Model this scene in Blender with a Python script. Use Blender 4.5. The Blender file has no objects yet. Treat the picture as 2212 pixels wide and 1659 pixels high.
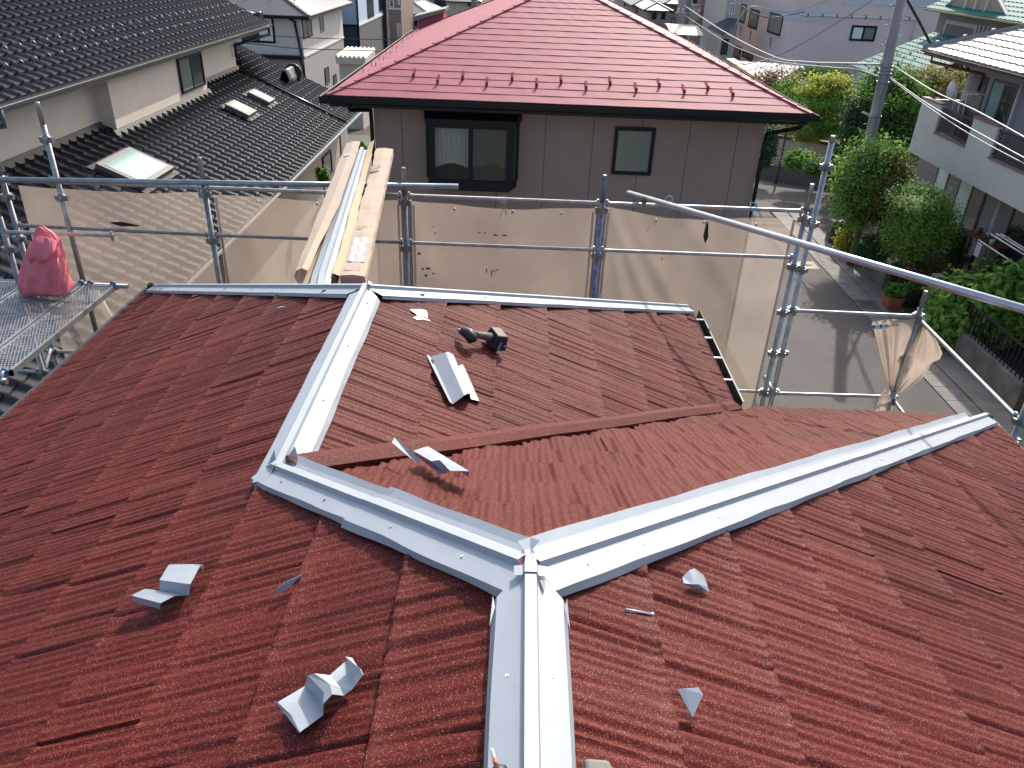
import bpy, math, random
import numpy as np
from mathutils import Vector, Matrix
random.seed(7); RNG = np.random.RandomState(11)
SC = bpy.context.scene; COL = SC.collection
# ---------------------------------------------------------------- camera
F = 1662.0; CX, CY = 1106.0, 829.5          # measured on a 2212 x 1659 copy of the photograph
_d = np.array([990 - CX, 3750 - CY, F]); _d /= np.linalg.norm(_d)
_y = CY - ((1140 - CX) * _d[0] + F * _d[2]) / _d[1]
_Y = np.array([1140 - CX, _y - CY, F]); _Y /= np.linalg.norm(_Y)
_Z = -_d; _X = np.cross(_Y, _Z)
RM = np.array([_X, _Y, _Z])
cam = bpy.data.cameras.new('camera'); cam_ob = bpy.data.objects.new('camera', cam); COL.objects.link(cam_ob)
cam.sensor_width = 36; cam.lens = 36 * F / 2212; cam.clip_start = .05; cam.clip_end = 1500
m4 = Matrix.Identity(4)
for i in range(3):
    m4[i][0] = RM[i, 0]; m4[i][1] = -RM[i, 1]; m4[i][2] = -RM[i, 2]
cam_ob.matrix_world = m4
SC.camera = cam_ob
# ---------------------------------------------------------------- light
SUN_EL, SUN_AZ = math.radians(39), math.radians(19)      # azimuth from +Y towards +X
w = bpy.data.worlds.new('World'); SC.world = w; w.use_nodes = True
nt = w.node_tree; bg = nt.nodes['Background']
sky = nt.nodes.new('ShaderNodeTexSky'); sky.sky_type = 'NISHITA'; sky.sun_disc = False
sky.sun_elevation = SUN_EL; sky.sun_rotation = SUN_AZ; sky.air_density = 1.0; sky.dust_density = 3.5; sky.ozone_density = .6
nt.links.new(sky.outputs[0], bg.inputs[0]); bg.inputs[1].default_value = 0.15
sl = bpy.data.lights.new('sun', 'SUN'); sl.energy = 2.9; sl.angle = math.radians(.5); sl.color = (1, .95, .87)
so = bpy.data.objects.new('sun', sl); COL.objects.link(so)
sv = Vector((math.sin(SUN_AZ) * math.cos(SUN_EL), math.cos(SUN_AZ) * math.cos(SUN_EL), math.sin(SUN_EL)))
so.rotation_euler = sv.to_track_quat('Z', 'Y').to_euler(); so.location = (0, 0, 20)
SC.view_settings.view_transform = 'Standard'; SC.view_settings.look = 'None'
SC.view_settings.exposure = 0.66; SC.view_settings.gamma = 1
# ---------------------------------------------------------------- measuring helpers
def ray(px, py): return RM @ np.array([px - CX, py - CY, F])
def onz(px, py, z): v = ray(px, py); return Vector(v * (z / v[2]))
def ony(px, py, y): v = ray(px, py); return Vector(v * (y / v[1]))
def onx(px, py, x): v = ray(px, py); return Vector(v * (x / v[0]))
def onpl(px, py, P, n):
    v = ray(px, py); P = np.array(P, float); n = np.array(n, float)
    return Vector(v * (P.dot(n) / v.dot(n)))
def V(*a): return Vector(a)
# ---------------------------------------------------------------- materials
MATS = {}
def mat(name, col, rough=.6, metal=0, spec=.5, noise=0, nscale=5, bump=0, bscale=50, bdist=.01, island=0, alpha=None, trans=0, stretch=None, detail=4):
    if name in MATS: return MATS[name]
    m = bpy.data.materials.new(name); m.use_nodes = True; t = m.node_tree; b = t.nodes['Principled BSDF']
    b.inputs['Base Color'].default_value = (*col, 1); b.inputs['Roughness'].default_value = rough
    b.inputs['Metallic'].default_value = metal; b.inputs['Specular IOR Level'].default_value = spec
    tc = t.nodes.new('ShaderNodeTexCoord'); vec = tc.outputs['Object']
    if stretch:
        mp = t.nodes.new('ShaderNodeMapping'); mp.inputs['Scale'].default_value = stretch
        t.links.new(vec, mp.inputs[0]); vec = mp.outputs[0]
    src = None
    if noise:
        n = t.nodes.new('ShaderNodeTexNoise'); n.inputs['Scale'].default_value = nscale; n.inputs['Detail'].default_value = detail + 2
        n.inputs['Roughness'].default_value = .65
        t.links.new(vec, n.inputs['Vector'])
        r = t.nodes.new('ShaderNodeMapRange'); r.inputs[1].default_value = .3; r.inputs[2].default_value = .7
        r.inputs[3].default_value = 1 - noise; r.inputs[4].default_value = 1 + noise
        t.links.new(n.outputs[0], r.inputs[0]); src = r.outputs[0]
    if island:
        g = t.nodes.new('ShaderNodeNewGeometry'); r2 = t.nodes.new('ShaderNodeMapRange')
        r2.inputs[3].default_value = 1 - island; r2.inputs[4].default_value = 1 + island
        t.links.new(g.outputs['Random Per Island'], r2.inputs[0])
        if src:
            mm = t.nodes.new('ShaderNodeMath'); mm.operation = 'MULTIPLY'
            t.links.new(src, mm.inputs[0]); t.links.new(r2.outputs[0], mm.inputs[1]); src = mm.outputs[0]
        else: src = r2.outputs[0]
    if src:
        h = t.nodes.new('ShaderNodeHueSaturation'); h.inputs['Color'].default_value = (*col, 1)
        t.links.new(src, h.inputs['Value']); t.links.new(h.outputs[0], b.inputs['Base Color'])
    if bump:
        n2 = t.nodes.new('ShaderNodeTexNoise'); n2.inputs['Scale'].default_value = bscale; n2.inputs['Detail'].default_value = detail
        t.links.new(vec, n2.inputs['Vector'])
        bp = t.nodes.new('ShaderNodeBump'); bp.inputs['Strength'].default_value = bump; bp.inputs['Distance'].default_value = bdist
        t.links.new(n2.outputs[0], bp.inputs['Height']); t.links.new(bp.outputs[0], b.inputs['Normal'])
    if trans: b.inputs['Transmission Weight'].default_value = trans
    if alpha is not None: b.inputs['Alpha'].default_value = alpha
    MATS[name] = m; return m
def siding(name, col, pitch=.1, vert=False, dark=.7, rough=.6, brick=None):
    """wall cladding with real joint spacing, from object coordinates"""
    m = mat(name, col, rough, noise=.05, nscale=2); t = m.node_tree; b = t.nodes['Principled BSDF']
    tc = t.nodes.new('ShaderNodeTexCoord'); sp = t.nodes.new('ShaderNodeSeparateXYZ'); t.links.new(tc.outputs['Object'], sp.inputs[0])
    if vert:
        ad = t.nodes.new('ShaderNodeMath'); ad.operation = 'ADD'; t.links.new(sp.outputs[0], ad.inputs[0]); t.links.new(sp.outputs[1], ad.inputs[1]); c = ad.outputs[0]
    else: c = sp.outputs[2]
    fr = t.nodes.new('ShaderNodeMath'); fr.operation = 'MODULO'; fr.inputs[1].default_value = pitch
    a2 = t.nodes.new('ShaderNodeMath'); a2.operation = 'ADD'; a2.inputs[1].default_value = 1000 * pitch
    t.links.new(c, a2.inputs[0]); t.links.new(a2.outputs[0], fr.inputs[0])
    lt = t.nodes.new('ShaderNodeMath'); lt.operation = 'LESS_THAN'; lt.inputs[1].default_value = min(pitch * .2, .012) if not brick else pitch * .25
    t.links.new(fr.outputs[0], lt.inputs[0])
    mx = t.nodes.new('ShaderNodeMixRGB'); mx.blend_type = 'MULTIPLY'; mx.inputs[2].default_value = (dark, dark, dark, 1)
    src = b.inputs['Base Color'].links[0].from_socket
    t.links.new(lt.outputs[0], mx.inputs[0]); t.links.new(src, mx.inputs[1]); t.links.new(mx.outputs[0], b.inputs['Base Color'])
    bp = t.nodes.new('ShaderNodeBump'); bp.inputs['Distance'].default_value = .01; bp.inputs['Strength'].default_value = .5; bp.invert = True
    t.links.new(lt.outputs[0], bp.inputs['Height']); t.links.new(bp.outputs[0], b.inputs['Normal'])
    return m
def stone_mat():
    m = bpy.data.materials.new('red_stone_chip'); m.use_nodes = True; t = m.node_tree; b = t.nodes['Principled BSDF']
    tc = t.nodes.new('ShaderNodeTexCoord')
    vo = t.nodes.new('ShaderNodeTexVoronoi'); vo.inputs['Scale'].default_value = 620; t.links.new(tc.outputs['Object'], vo.inputs['Vector'])
    sp = t.nodes.new('ShaderNodeSeparateColor'); t.links.new(vo.outputs['Color'], sp.inputs[0])
    cr = t.nodes.new('ShaderNodeValToRGB'); e = cr.color_ramp.elements
    e[0].position = 0; e[0].color = (.05, .005, .004, 1); e[1].position = 1; e[1].color = (.55, .27, .20, 1)
    for p, c in ((.35, (.088, .0075, .0060, 1)), (.8, (.146, .0165, .0125, 1)), (.95, (.25, .055, .04, 1))):
        x = cr.color_ramp.elements.new(p); x.color = c
    t.links.new(sp.outputs[0], cr.inputs[0])
    n = t.nodes.new('ShaderNodeTexNoise'); n.inputs['Scale'].default_value = 1.6; n.inputs['Detail'].default_value = 5; t.links.new(tc.outputs['Object'], n.inputs['Vector'])
    r = t.nodes.new('ShaderNodeMapRange'); r.inputs[1].default_value = .3; r.inputs[2].default_value = .7; r.inputs[3].default_value = .82; r.inputs[4].default_value = 1.15
    t.links.new(n.outputs[0], r.inputs[0]); h = t.nodes.new('ShaderNodeHueSaturation'); t.links.new(r.outputs[0], h.inputs['Value']); t.links.new(cr.outputs[0], h.inputs['Color'])
    t.links.new(h.outputs[0], b.inputs['Base Color']); b.inputs['Roughness'].default_value = .6; b.inputs['Specular IOR Level'].default_value = .2
    bp = t.nodes.new('ShaderNodeBump'); bp.inputs['Strength'].default_value = .8; bp.inputs['Distance'].default_value = .0022
    t.links.new(sp.outputs[1], bp.inputs['Height']); t.links.new(bp.outputs[0], b.inputs['Normal'])
    MATS['stone'] = m; return m
def glass_mat(name, col, rough=.05, alpha=None):
    return mat(name, col, rough, spec=.9, alpha=alpha)
def net_mat(fac=.48, nm='beige_mesh_cloth'):
    m = bpy.data.materials.new(nm); m.use_nodes = True; t = m.node_tree; t.nodes.clear()
    o = t.nodes.new('ShaderNodeOutputMaterial'); tr = t.nodes.new('ShaderNodeBsdfTransparent'); di = t.nodes.new('ShaderNodeBsdfDiffuse'); tl = t.nodes.new('ShaderNodeBsdfTranslucent')
    tc = t.nodes.new('ShaderNodeTexCoord')
    n = t.nodes.new('ShaderNodeTexNoise'); n.inputs['Scale'].default_value = 1.7; n.inputs['Detail'].default_value = 6; t.links.new(tc.outputs['Object'], n.inputs['Vector'])
    cr = t.nodes.new('ShaderNodeValToRGB'); e = cr.color_ramp.elements
    e[0].position = .3; e[0].color = (.48, .39, .32, 1); e[1].position = .7; e[1].color = (.66, .55, .45, 1)
    t.links.new(n.outputs[0], cr.inputs[0])
    n3 = t.nodes.new('ShaderNodeTexNoise'); n3.inputs['Scale'].default_value = 5.5; n3.inputs['Detail'].default_value = 4; n3.inputs['Distortion'].default_value = .6; t.links.new(tc.outputs['Object'], n3.inputs['Vector'])
    gt = t.nodes.new('ShaderNodeMapRange'); gt.inputs[1].default_value = .735; gt.inputs[2].default_value = .76; t.links.new(n3.outputs[0], gt.inputs[0])
    mx = t.nodes.new('ShaderNodeMixRGB'); mx.inputs[2].default_value = (.05, .035, .03, 1); t.links.new(gt.outputs[0], mx.inputs[0]); t.links.new(cr.outputs[0], mx.inputs[1])
    t.links.new(mx.outputs[0], di.inputs[0]); t.links.new(mx.outputs[0], tl.inputs[0])
    m1 = t.nodes.new('ShaderNodeMixShader'); m1.inputs[0].default_value = .42; t.links.new(di.outputs[0], m1.inputs[1]); t.links.new(tl.outputs[0], m1.inputs[2])
    m2 = t.nodes.new('ShaderNodeMixShader'); m2.inputs[0].default_value = fac
    t.links.new(tr.outputs[0], m2.inputs[1]); t.links.new(m1.outputs[0], m2.inputs[2]); t.links.new(m2.outputs[0], o.inputs[0])
    return m
def leaf_mat(name, col, col2, tl=.5):
    m = bpy.data.materials.new(name); m.use_nodes = True; t = m.node_tree; b = t.nodes['Principled BSDF']
    g = t.nodes.new('ShaderNodeNewGeometry'); tc = t.nodes.new('ShaderNodeTexCoord')
    n = t.nodes.new('ShaderNodeTexNoise'); n.inputs['Scale'].default_value = 1.8; n.inputs['Detail'].default_value = 3; t.links.new(tc.outputs['Object'], n.inputs['Vector'])
    ad = t.nodes.new('ShaderNodeMath'); ad.operation = 'MULTIPLY_ADD'; ad.inputs[1].default_value = .55; t.links.new(g.outputs['Random Per Island'], ad.inputs[0]); t.links.new(n.outputs[0], ad.inputs[2])
    cr = t.nodes.new('ShaderNodeValToRGB'); cr.color_ramp.elements[0].position = .4; cr.color_ramp.elements[0].color = (*col, 1)
    cr.color_ramp.elements[1].position = 1.0; cr.color_ramp.elements[1].color = (*col2, 1)
    t.links.new(ad.outputs[0], cr.inputs[0]); t.links.new(cr.outputs[0], b.inputs['Base Color'])
    for e_ in cr.color_ramp.elements: e_.color = [min(1, c_ * 1.3) for c_ in e_.color[:3]] + [1]
    b.inputs['Roughness'].default_value = .55; b.inputs['Specular IOR Level'].default_value = .35
    o = t.nodes['Material Output']; x = t.nodes.new('ShaderNodeBsdfTranslucent'); ms = t.nodes.new('ShaderNodeMixShader'); ms.inputs[0].default_value = tl
    t.links.new(cr.outputs[0], x.inputs[0]); t.links.new(b.outputs[0], ms.inputs[1]); t.links.new(x.outputs[0], ms.inputs[2]); t.links.new(ms.outputs[0], o.inputs[0])
    MATS[name] = m; return m
stone = stone_mat(); net = net_mat(); net2 = net_mat(.86, 'folded_mesh_cloth')
flash = mat('flashing_metal', (.375, .415, .455), .5, .12, noise=.05, nscale=9, bump=.15, bscale=300, bdist=.001)
black = mat('black_plastic', (.012, .013, .016), .45)
steel = mat('galvanised_steel', (.36, .375, .385), .42, .75, noise=.3, nscale=14, bump=.2, bscale=60, bdist=.001)
steel_d = mat('weathered_steel', (.24, .255, .265), .5, .6, noise=.35, nscale=11, bump=.2, bscale=60, bdist=.001)
darkroof = mat('black_glazed_tile', (.010, .011, .015), .25, noise=.3, nscale=6, spec=.5)
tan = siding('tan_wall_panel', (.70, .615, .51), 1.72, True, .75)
brownw = siding('brown_wall_panel', (.25, .195, .175), 1000, True, 1)
redshing = mat('red_painted_slate', (.38, .105, .125), .66, noise=.10, nscale=3, spec=.4, bump=.15, bscale=90, bdist=.002, stretch=(1, .25, 1))
darkf = mat('dark_frame', (.006, .010, .017), .5, spec=.25)
gutterm = mat('black_gutter', (.007, .011, .013), .45, spec=.3)
glass = glass_mat('window_glass', (.025, .045, .042), .06)
glassg = glass_mat('frosted_glass', (.10, .17, .15), .25)
skyglass = glass_mat('wired_glass', (.30, .44, .42), .12)
curtain = mat('lace_curtain', (.70, .80, .77), .8, noise=.1, nscale=20)
concrete = mat('concrete', (.23, .22, .20), .85, noise=.22, nscale=2.5, bump=.3, bscale=30)
concd = mat('dark_concrete', (.12, .115, .105), .85, noise=.3, nscale=2.5, bump=.3, bscale=30)
asphalt = mat('asphalt', (.115, .105, .10), .9, noise=.16, nscale=.7, bump=.5, bscale=140, bdist=.006)
soil = mat('soil', (.06, .05, .04), .95, noise=.4, nscale=2)
white = mat('white_paint', (.72, .72, .70), .6, noise=.06)
cardb = mat('cardboard', (.50, .395, .30), .8, noise=.09, nscale=6, bump=.15, bscale=25, bdist=.004)
cardi = mat('cardboard_inside', (.56, .40, .25), .8, noise=.07, nscale=8)
bark = mat('bark', (.16, .12, .09), .9, noise=.3, nscale=12)
beigew = mat('beige_stucco', (.64, .58, .47), .85, noise=.12, nscale=1.5)
# ---------------------------------------------------------------- mesh helpers
def tag(o, label=None, cat=None, group=None, kind=None):
    if label: o['label'] = label
    if cat: o['category'] = cat
    if group: o['group'] = group
    if kind: o['kind'] = kind
    return o
def thing(name, loc, label, cat, group=None, rz=0):
    o = bpy.data.objects.new(name, None); o.empty_display_size = .2; COL.objects.link(o); o.location = loc; o.rotation_euler.z = rz
    return tag(o, label, cat, group)
def fastmesh(name, v, f, m, parent=None, smooth=False):
    me = bpy.data.meshes.new(name); v = np.asarray(v, np.float32); f = np.asarray(f, np.int32); k = f.shape[1]
    me.vertices.add(len(v)); me.vertices.foreach_set('co', v.ravel()); me.loops.add(f.size); me.polygons.add(len(f))
    me.loops.foreach_set('vertex_index', f.ravel()); me.polygons.foreach_set('loop_start', np.arange(len(f), dtype=np.int32) * k)
    me.polygons.foreach_set('loop_total', np.full(len(f), k, np.int32))
    if smooth: me.polygons.foreach_set('use_smooth', np.ones(len(f), bool))
    me.update(calc_edges=True); me.materials.append(m)
    o = bpy.data.objects.new(name, me); COL.objects.link(o)
    if parent: setpar(o, parent)
    return o
def wm(o):
    M = Matrix.LocRotScale(o.location, o.rotation_euler, o.scale)
    return wm(o.parent) @ o.matrix_parent_inverse @ M if o.parent else M
def setpar(o, p):
    o.parent = p; o.matrix_parent_inverse = wm(p).inverted()
class MB:
    def __init__(s): s.v = []; s.f = []; s.sm = []
    def add(s, vs, fs, smooth=False):
        b = len(s.v); s.v += [tuple(x) for x in vs]; s.f += [tuple(b + i for i in f) for f in fs]; s.sm += [smooth] * len(fs); return s
    def hexa(s, c):   # 8 corners: bottom 0-3 ccw, top 4-7
        return s.add(c, [(3, 2, 1, 0), (4, 5, 6, 7), (0, 1, 5, 4), (1, 2, 6, 5), (2, 3, 7, 6), (3, 0, 4, 7)])
    def box(s, x0, x1, y0, y1, z0, z1):
        x0, x1 = sorted((x0, x1)); y0, y1 = sorted((y0, y1)); z0, z1 = sorted((z0, z1))
        return s.hexa([(x0, y0, z0), (x1, y0, z0), (x1, y1, z0), (x0, y1, z0), (x0, y0, z1), (x1, y0, z1), (x1, y1, z1), (x0, y1, z1)])
    def bar(s, a, b, w, h, up=None):
        a = Vector(a); b = Vector(b); d = (b - a).normalized(); up = Vector(up) if up else (V(0, 0, 1) if abs(d.z) < .95 else V(0, 1, 0))
        r = d.cross(up).normalized() * w / 2; u = r.cross(d).normalized() * h / 2
        return s.hexa([a - r - u, a + r - u, b + r - u, b - r - u, a - r + u, a + r + u, b + r + u, b - r + u])
    def tube(s, pts, r, n=10, cap=True):
        pts = [Vector(p) for p in pts]; rs = r if isinstance(r, (list, tuple)) else [r] * len(pts); vs = []; fs = []
        ref = None
        for i, p in enumerate(pts):
            d = (pts[min(i + 1, len(pts) - 1)] - pts[max(i - 1, 0)]).normalized()
            if ref is None: ref = d.orthogonal().normalized()
            ref = (ref - d * ref.dot(d)).normalized(); q = d.cross(ref)
            for k in range(n):
                a = 2 * math.pi * k / n; vs.append(p + (ref * math.cos(a) + q * math.sin(a)) * rs[i])
        for i in range(len(pts) - 1):
            for k in range(n): fs.append((i * n + k, i * n + (k + 1) % n, (i + 1) * n + (k + 1) % n, (i + 1) * n + k))
        s.add(vs, fs, True)
        if cap: s.add([], []); b = len(s.v) - len(vs); s.f += [tuple(b + k for k in range(n))[::-1], tuple(b + (len(pts) - 1) * n + k for k in range(n))]; s.sm += [False, False]
        return s
    def poly(s, pts, thick=None):
        pts = [Vector(p) for p in pts]; n = len(pts)
        if not thick: return s.add(pts, [tuple(range(n))])
        nr = (pts[1] - pts[0]).cross(pts[2] - pts[0]).normalized() * thick
        vs = pts + [p - nr for p in pts]
        return s.add(vs, [tuple(range(n)), tuple(range(n, 2 * n))[::-1]] + [(i, i + n, (i + 1) % n + n, (i + 1) % n)[::1] for i in range(n)])
    def grid(s, rows, smooth=True):
        n = len(rows[0]); vs = [p for r in rows for p in r]
        return s.add(vs, [(i * n + j, i * n + j + 1, (i + 1) * n + j + 1, (i + 1) * n + j) for i in range(len(rows) - 1) for j in range(n - 1)], smooth)
    def build(s, name, m, parent=None, bevel=0, solid=0, fixn=False):
        me = bpy.data.meshes.new(name); me.from_pydata(s.v, [], s.f); me.polygons.foreach_set('use_smooth', s.sm); me.materials.append(m); me.update()
        o = bpy.data.objects.new(name, me); COL.objects.link(o)
        if parent: setpar(o, parent)
        if solid: d = o.modifiers.new('solid', 'SOLIDIFY'); d.thickness = solid; d.offset = 0
        if bevel: d = o.modifiers.new('bevel', 'BEVEL'); d.width = bevel; d.segments = 2; d.limit_method = 'ANGLE'
        return o
def cyl(mb, a, b, r, n=12): return mb.tube([a, b], r, n)
def n1(x, seed, sc):      # smooth 1-D value noise in -1..1
    r = np.random.RandomState(seed); t = x / sc + 500; i = np.floor(t).astype(int); f = t - i; f = f * f * (3 - 2 * f)
    L = r.rand(4096) * 2 - 1; return L[i % 4096] * (1 - f) + L[(i + 1) % 4096] * f
def course_roof(name, P0, U, Vd, N, u0, u1, vlist, inside, hfun, du, m, parent, nose, rows=6, lift=None, smooth=True, edge=0):
    P0, U, Vd, N = (np.array(a, float) for a in (P0, U, Vd, N)); lift = nose if lift is None else lift
    us = np.arange(u0, u1 + du, du); VV = []; FF = []; base = 0; nu = len(us)
    for k in range(len(vlist) - 1):
        va, vb = vlist[k], vlist[k + 1]; ts = list(np.linspace(0, .955, rows - 1)) + [.972, 1.0] if edge else list(np.linspace(0, 1, rows))
        g = []
        for t in ts:
            h = hfun(us, k, t) + lift * t + (edge if edge and t > .965 else 0); v = va + (vb - va) * t
            g.append(P0 + us[:, None] * U + v * Vd + h[:, None] * N)
        h = hfun(us, k, 1.0) * .2 - .006; g.append(P0 + us[:, None] * U + (vb + .002) * Vd + h[:, None] * N)
        G = np.array(g); cx = (G[:-1, :-1] + G[1:, 1:]) / 2; ok = inside(cx[..., 0], cx[..., 1])
        R_, C_ = np.nonzero(ok); a = base + R_ * nu + C_
        FF.append(np.stack([a, a + 1, a + nu + 1, a + nu], 1)); VV.append(G.reshape(-1, 3)); base += G.shape[0] * nu
    Va = np.concatenate(VV); Fa = np.concatenate(FF)
    c = Va[Fa[0]]; nn = np.cross(c[1] - c[0], c[2] - c[0])
    if nn.dot(N) < 0: Fa = Fa[:, ::-1]
    used = np.unique(Fa); mp = np.zeros(len(Va), np.int32); mp[used] = np.arange(len(used))
    o = fastmesh(name, Va[used], mp[Fa], m, parent, smooth)
    if smooth:
        try: o.data.set_sharp_from_angle(angle=math.radians(42))
        except Exception: pass
    return o
# ================================================================ GROUND
GZ = -8.2
def gz(x, y): return GZ if y < 27 else max(-10.3, GZ - (y - 27) * .055)
ys = [-30, 0, 10, 20, 27, 30, 35, 40, 50, 60, 70, 90, 130, 200, 400, 900]; xs = [-600, -200, -60, -20, 0, 20, 60, 200, 600]
mb = MB(); mb.grid([[(x, y, gz(x, y)) for x in xs] for y in ys], False); o = mb.build('ground', soil); tag(o, kind='structure')
mb = MB(); mb.grid([[(5.2, y, gz(0, y) + .004), (9.35, y, gz(0, y) + .004)] for y in (3, 10, 20, 26, 28)], False)
o = mb.build('road', asphalt); tag(o, kind='structure')
mb = MB(); mb.grid([[(x, y, gz(0, y) + .008) for x in (-13, 5, 14)] for y in (26.5, 28, 30, 33, 37, 42)], False)
o = mb.build('side_road', asphalt); tag(o, kind='structure')
mb = MB(); mb.grid([[(9, y, gz(0, y) + .012), (16, y, gz(0, y) + .012)] for y in (42, 60, 80, 120, 160)], False); o = mb.build('far_road', asphalt); tag(o, kind='structure')
# concrete gutter strip with lid joints, kerb line
mb = MB()
for i in range(32):
    y = 9 + i * .6
    if abs(y - 19.3) < .35: continue
    mb.box(9.36, 9.92, y + .008, y + .592, GZ - .1, GZ + .03)
o = mb.build('pavement', concrete); tag(o, kind='structure')
mb = MB(); mb.box(9.94, 10.5, 8, 28, GZ - .1, GZ + .05); o = mb.build('pavement', concrete); tag(o, kind='structure')
mb = MB(); mb.box(9.36, 9.40, 19.0, 19.9, GZ, GZ + .034); mb.box(9.86, 9.9, 19, 19.9, GZ, GZ + .034)
for i in range(14): mb.box(9.4, 9.86, 19.02 + i * .062, 19.05 + i * .062, GZ, GZ + .032)
tag(mb.build('drain_grate', steel_d), 'steel bar drain grate set in the concrete gutter beside the road', 'grate')
c = onz(1741, 573, GZ); mb = MB(); mb.box(c.x - .32, c.x + .32, c.y - .32, c.y + .32, GZ, GZ + .012); 
o = thing('manhole_cover', (c.x, c.y, GZ), 'small pale square manhole cover in the road beside the gutter', 'manhole cover'); mb.build('cover', mat('ochre_iron', (.42, .36, .26), .8, noise=.2), o)
mb = MB(); mb.box(c.x - .2, c.x + .2, c.y - .03, c.y + .03, GZ + .012, GZ + .02); mb.box(c.x - .03, c.x + .03, c.y - .2, c.y + .2, GZ + .012, GZ + .0195); mb.build('emblem', concd, o)
# ================================================================ OUR HOUSE
q = .45; cs = 1 / math.sqrt(1 + q * q); sn = q * cs
J = V(.062, 1.352, -1.24); K = V(-.8215, 2.236, -1.6376); L = V(-.8215, 3.9215, -1.6376)
DZ = -.05
XL, XR, YF, XW, YB = -3.27, 3.40, 4.74, 1.572, 6.33
house = thing('house', (0, 3, GZ), 'nearest house with a dark red stone-chip hip roof and bare white ridge flashings', 'house')
def shake(seed):
    cache = {}
    def h(u, k, t):
        if k not in cache:
            r = np.random.RandomState(seed * 100 + k); x = u[0] - .3; gr = []
            while x < u[-1] + .3:
                x += r.choice([.085, .10, .12, .14]) * (1 + r.rand() * .25); gr.append((x, r.rand() * .003 - .0015, r.rand() * .55 + .45, (r.rand() - .5) * .03))
            base = .0012 * n1(u, seed * 7 + k, .010) + .0018 * np.sin(u * 2 * np.pi / .029 + 2.6 * n1(u, seed * 9 + k, .11)) + .0026 * n1(u, seed * 9 + k, .019) + .0032 * n1(u, seed * 3 + k, .045)
            cache[k] = (gr, base, r.rand() * 1.3, .004 * n1(u, seed * 13 + k, .5))
        gr, base, ph, lo = cache[k]; xs_ = np.array([g[0] for g in gr]); ix = np.clip(np.searchsorted(xs_, u), 1, len(gr) - 1)
        lev = np.array([g[1] for g in gr])[ix]; A = np.array([g[2] for g in gr])
        wv = .006 * math.sin(2.4 * t + k) 
        hh = base * (1 - .25 * t) + lev + lo
        xg = xs_ + np.array([g[3] for g in gr]) * (t - .5)
        for off in (0, 1):
            j = np.clip(ix - off, 0, len(gr) - 1); d = u - xg[j] - wv
            hh = hh - .0085 * A[j] * np.exp(-(np.where(d > 0, d / .013, d / .0045)) ** 2)
        pj = (u + ph) % 1.3; hh = hh - .009 * (np.abs(pj - .02) < .003) * (k % 2)
        return hh
    return h
def vl(first, vmax, step=.342):
    a = [0.0, first]
    while a[-1] + step < vmax: a.append(a[-1] + step)
    a.append(vmax); return a
A0 = -1.24 + DZ
PLp = dict(P0=(J.x, 0, A0), U=(0, 1, 0), V=(-cs, 0, -sn), N=(-sn, 0, cs)); PRp = dict(P0=(J.x, 0, A0), U=(0, 1, 0), V=(cs, 0, -sn), N=(sn, 0, cs))
PFp = dict(P0=(0, J.y, A0), U=(1, 0, 0), V=(0, cs, -sn), N=(0, sn, cs)); PWp = dict(P0=(L.x, 0, L.z + DZ), U=(0, 1, 0), V=(cs, 0, -sn), N=(sn, 0, cs))
PBp = dict(P0=(0, L.y, L.z + DZ), U=(1, 0, 0), V=(0, cs, -sn), N=(0, sn, cs))
inPL = lambda x, y: (x < J.x) & (x < J.x - (y - J.y)) | (x < L.x) & (y > K.y - .1) & (x < L.x - (y - L.y)) & (y > K.y)
inPR = lambda x, y: (x > J.x) & (y - J.y < x - J.x)
inPF = lambda x, y: (y > J.y) & (x > J.x - (y - J.y)) & (x < J.x + (y - J.y)) & (x > K.x + (y - K.y) + .10 + .018 * np.sin(x * 21) + .012 * np.sin(x * 47))
inPW = lambda x, y: (x > L.x) & (y > K.y + (x - K.x)) & (y - L.y < x - L.x)
inPB = lambda x, y: (y > L.y) & (np.abs(x - L.x) < y - L.y)
def mkroof(p, u0, u1, first, plan, ins, seed, du=.0055, rows=7, nose=.019, edge=.0038):
    return course_roof('roof_slope', p['P0'], p['U'], p['V'], p['N'], u0, u1, vl(first, plan / cs), ins, shake(seed), du, stone, house, nose, rows, edge=edge)
mkroof(PLp, -.6, YB + .05, .345, J.x - XL, inPL, 1)
mkroof(PRp, -.6, YF + .05, .335, XR - J.x, inPR, 2)
mkroof(PFp, -1.1, XR, .30, YF - J.y, inPF, 3, nose=.013, edge=0)
mkroof(PWp, 2.2, YB + .05, .455, XW - L.x, inPW, 4)
mkroof(PBp, -3.4, 1.7, .455, YB - L.y, inPB, 5, .012, 4)
# black underlay just beneath the tiles, seen at the gaps
mb = MB()
def zL(x): return -1.24 - .072 - q * abs(x - J.x)
def zW(x): return L.z - .072 - q * abs(x - L.x)
mb.add([(J.x, -.8, zL(J.x)), (J.x, J.y, zL(J.x)), (K.x, K.y, zL(K.x)), (L.x, L.y, zL(L.x)), (XL + .03, YB - .05, zL(XL + .03)), (XL + .03, -.8, zL(XL + .03))], [(0, 1, 2, 3, 4, 5)])
mb.add([(J.x, -.8, zL(J.x)), (J.x, J.y, zL(J.x)), (XR - .03, J.y + XR - .03 - J.x, zL(XR - .03)), (XR - .03, -.8, zL(XR - .03))], [(3, 2, 1, 0)])
xq = K.x + (YF - .03 - K.y)
mb.add([(J.x, J.y, zL(J.x)), (J.x + YF - .03 - J.y, YF - .03, zL(J.x) - q * (YF - .03 - J.y)), (xq, YF - .03, zL(J.x) - q * (YF - .03 - J.y)), (K.x, K.y, zL(K.x))], [(0, 1, 2, 3)])
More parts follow.
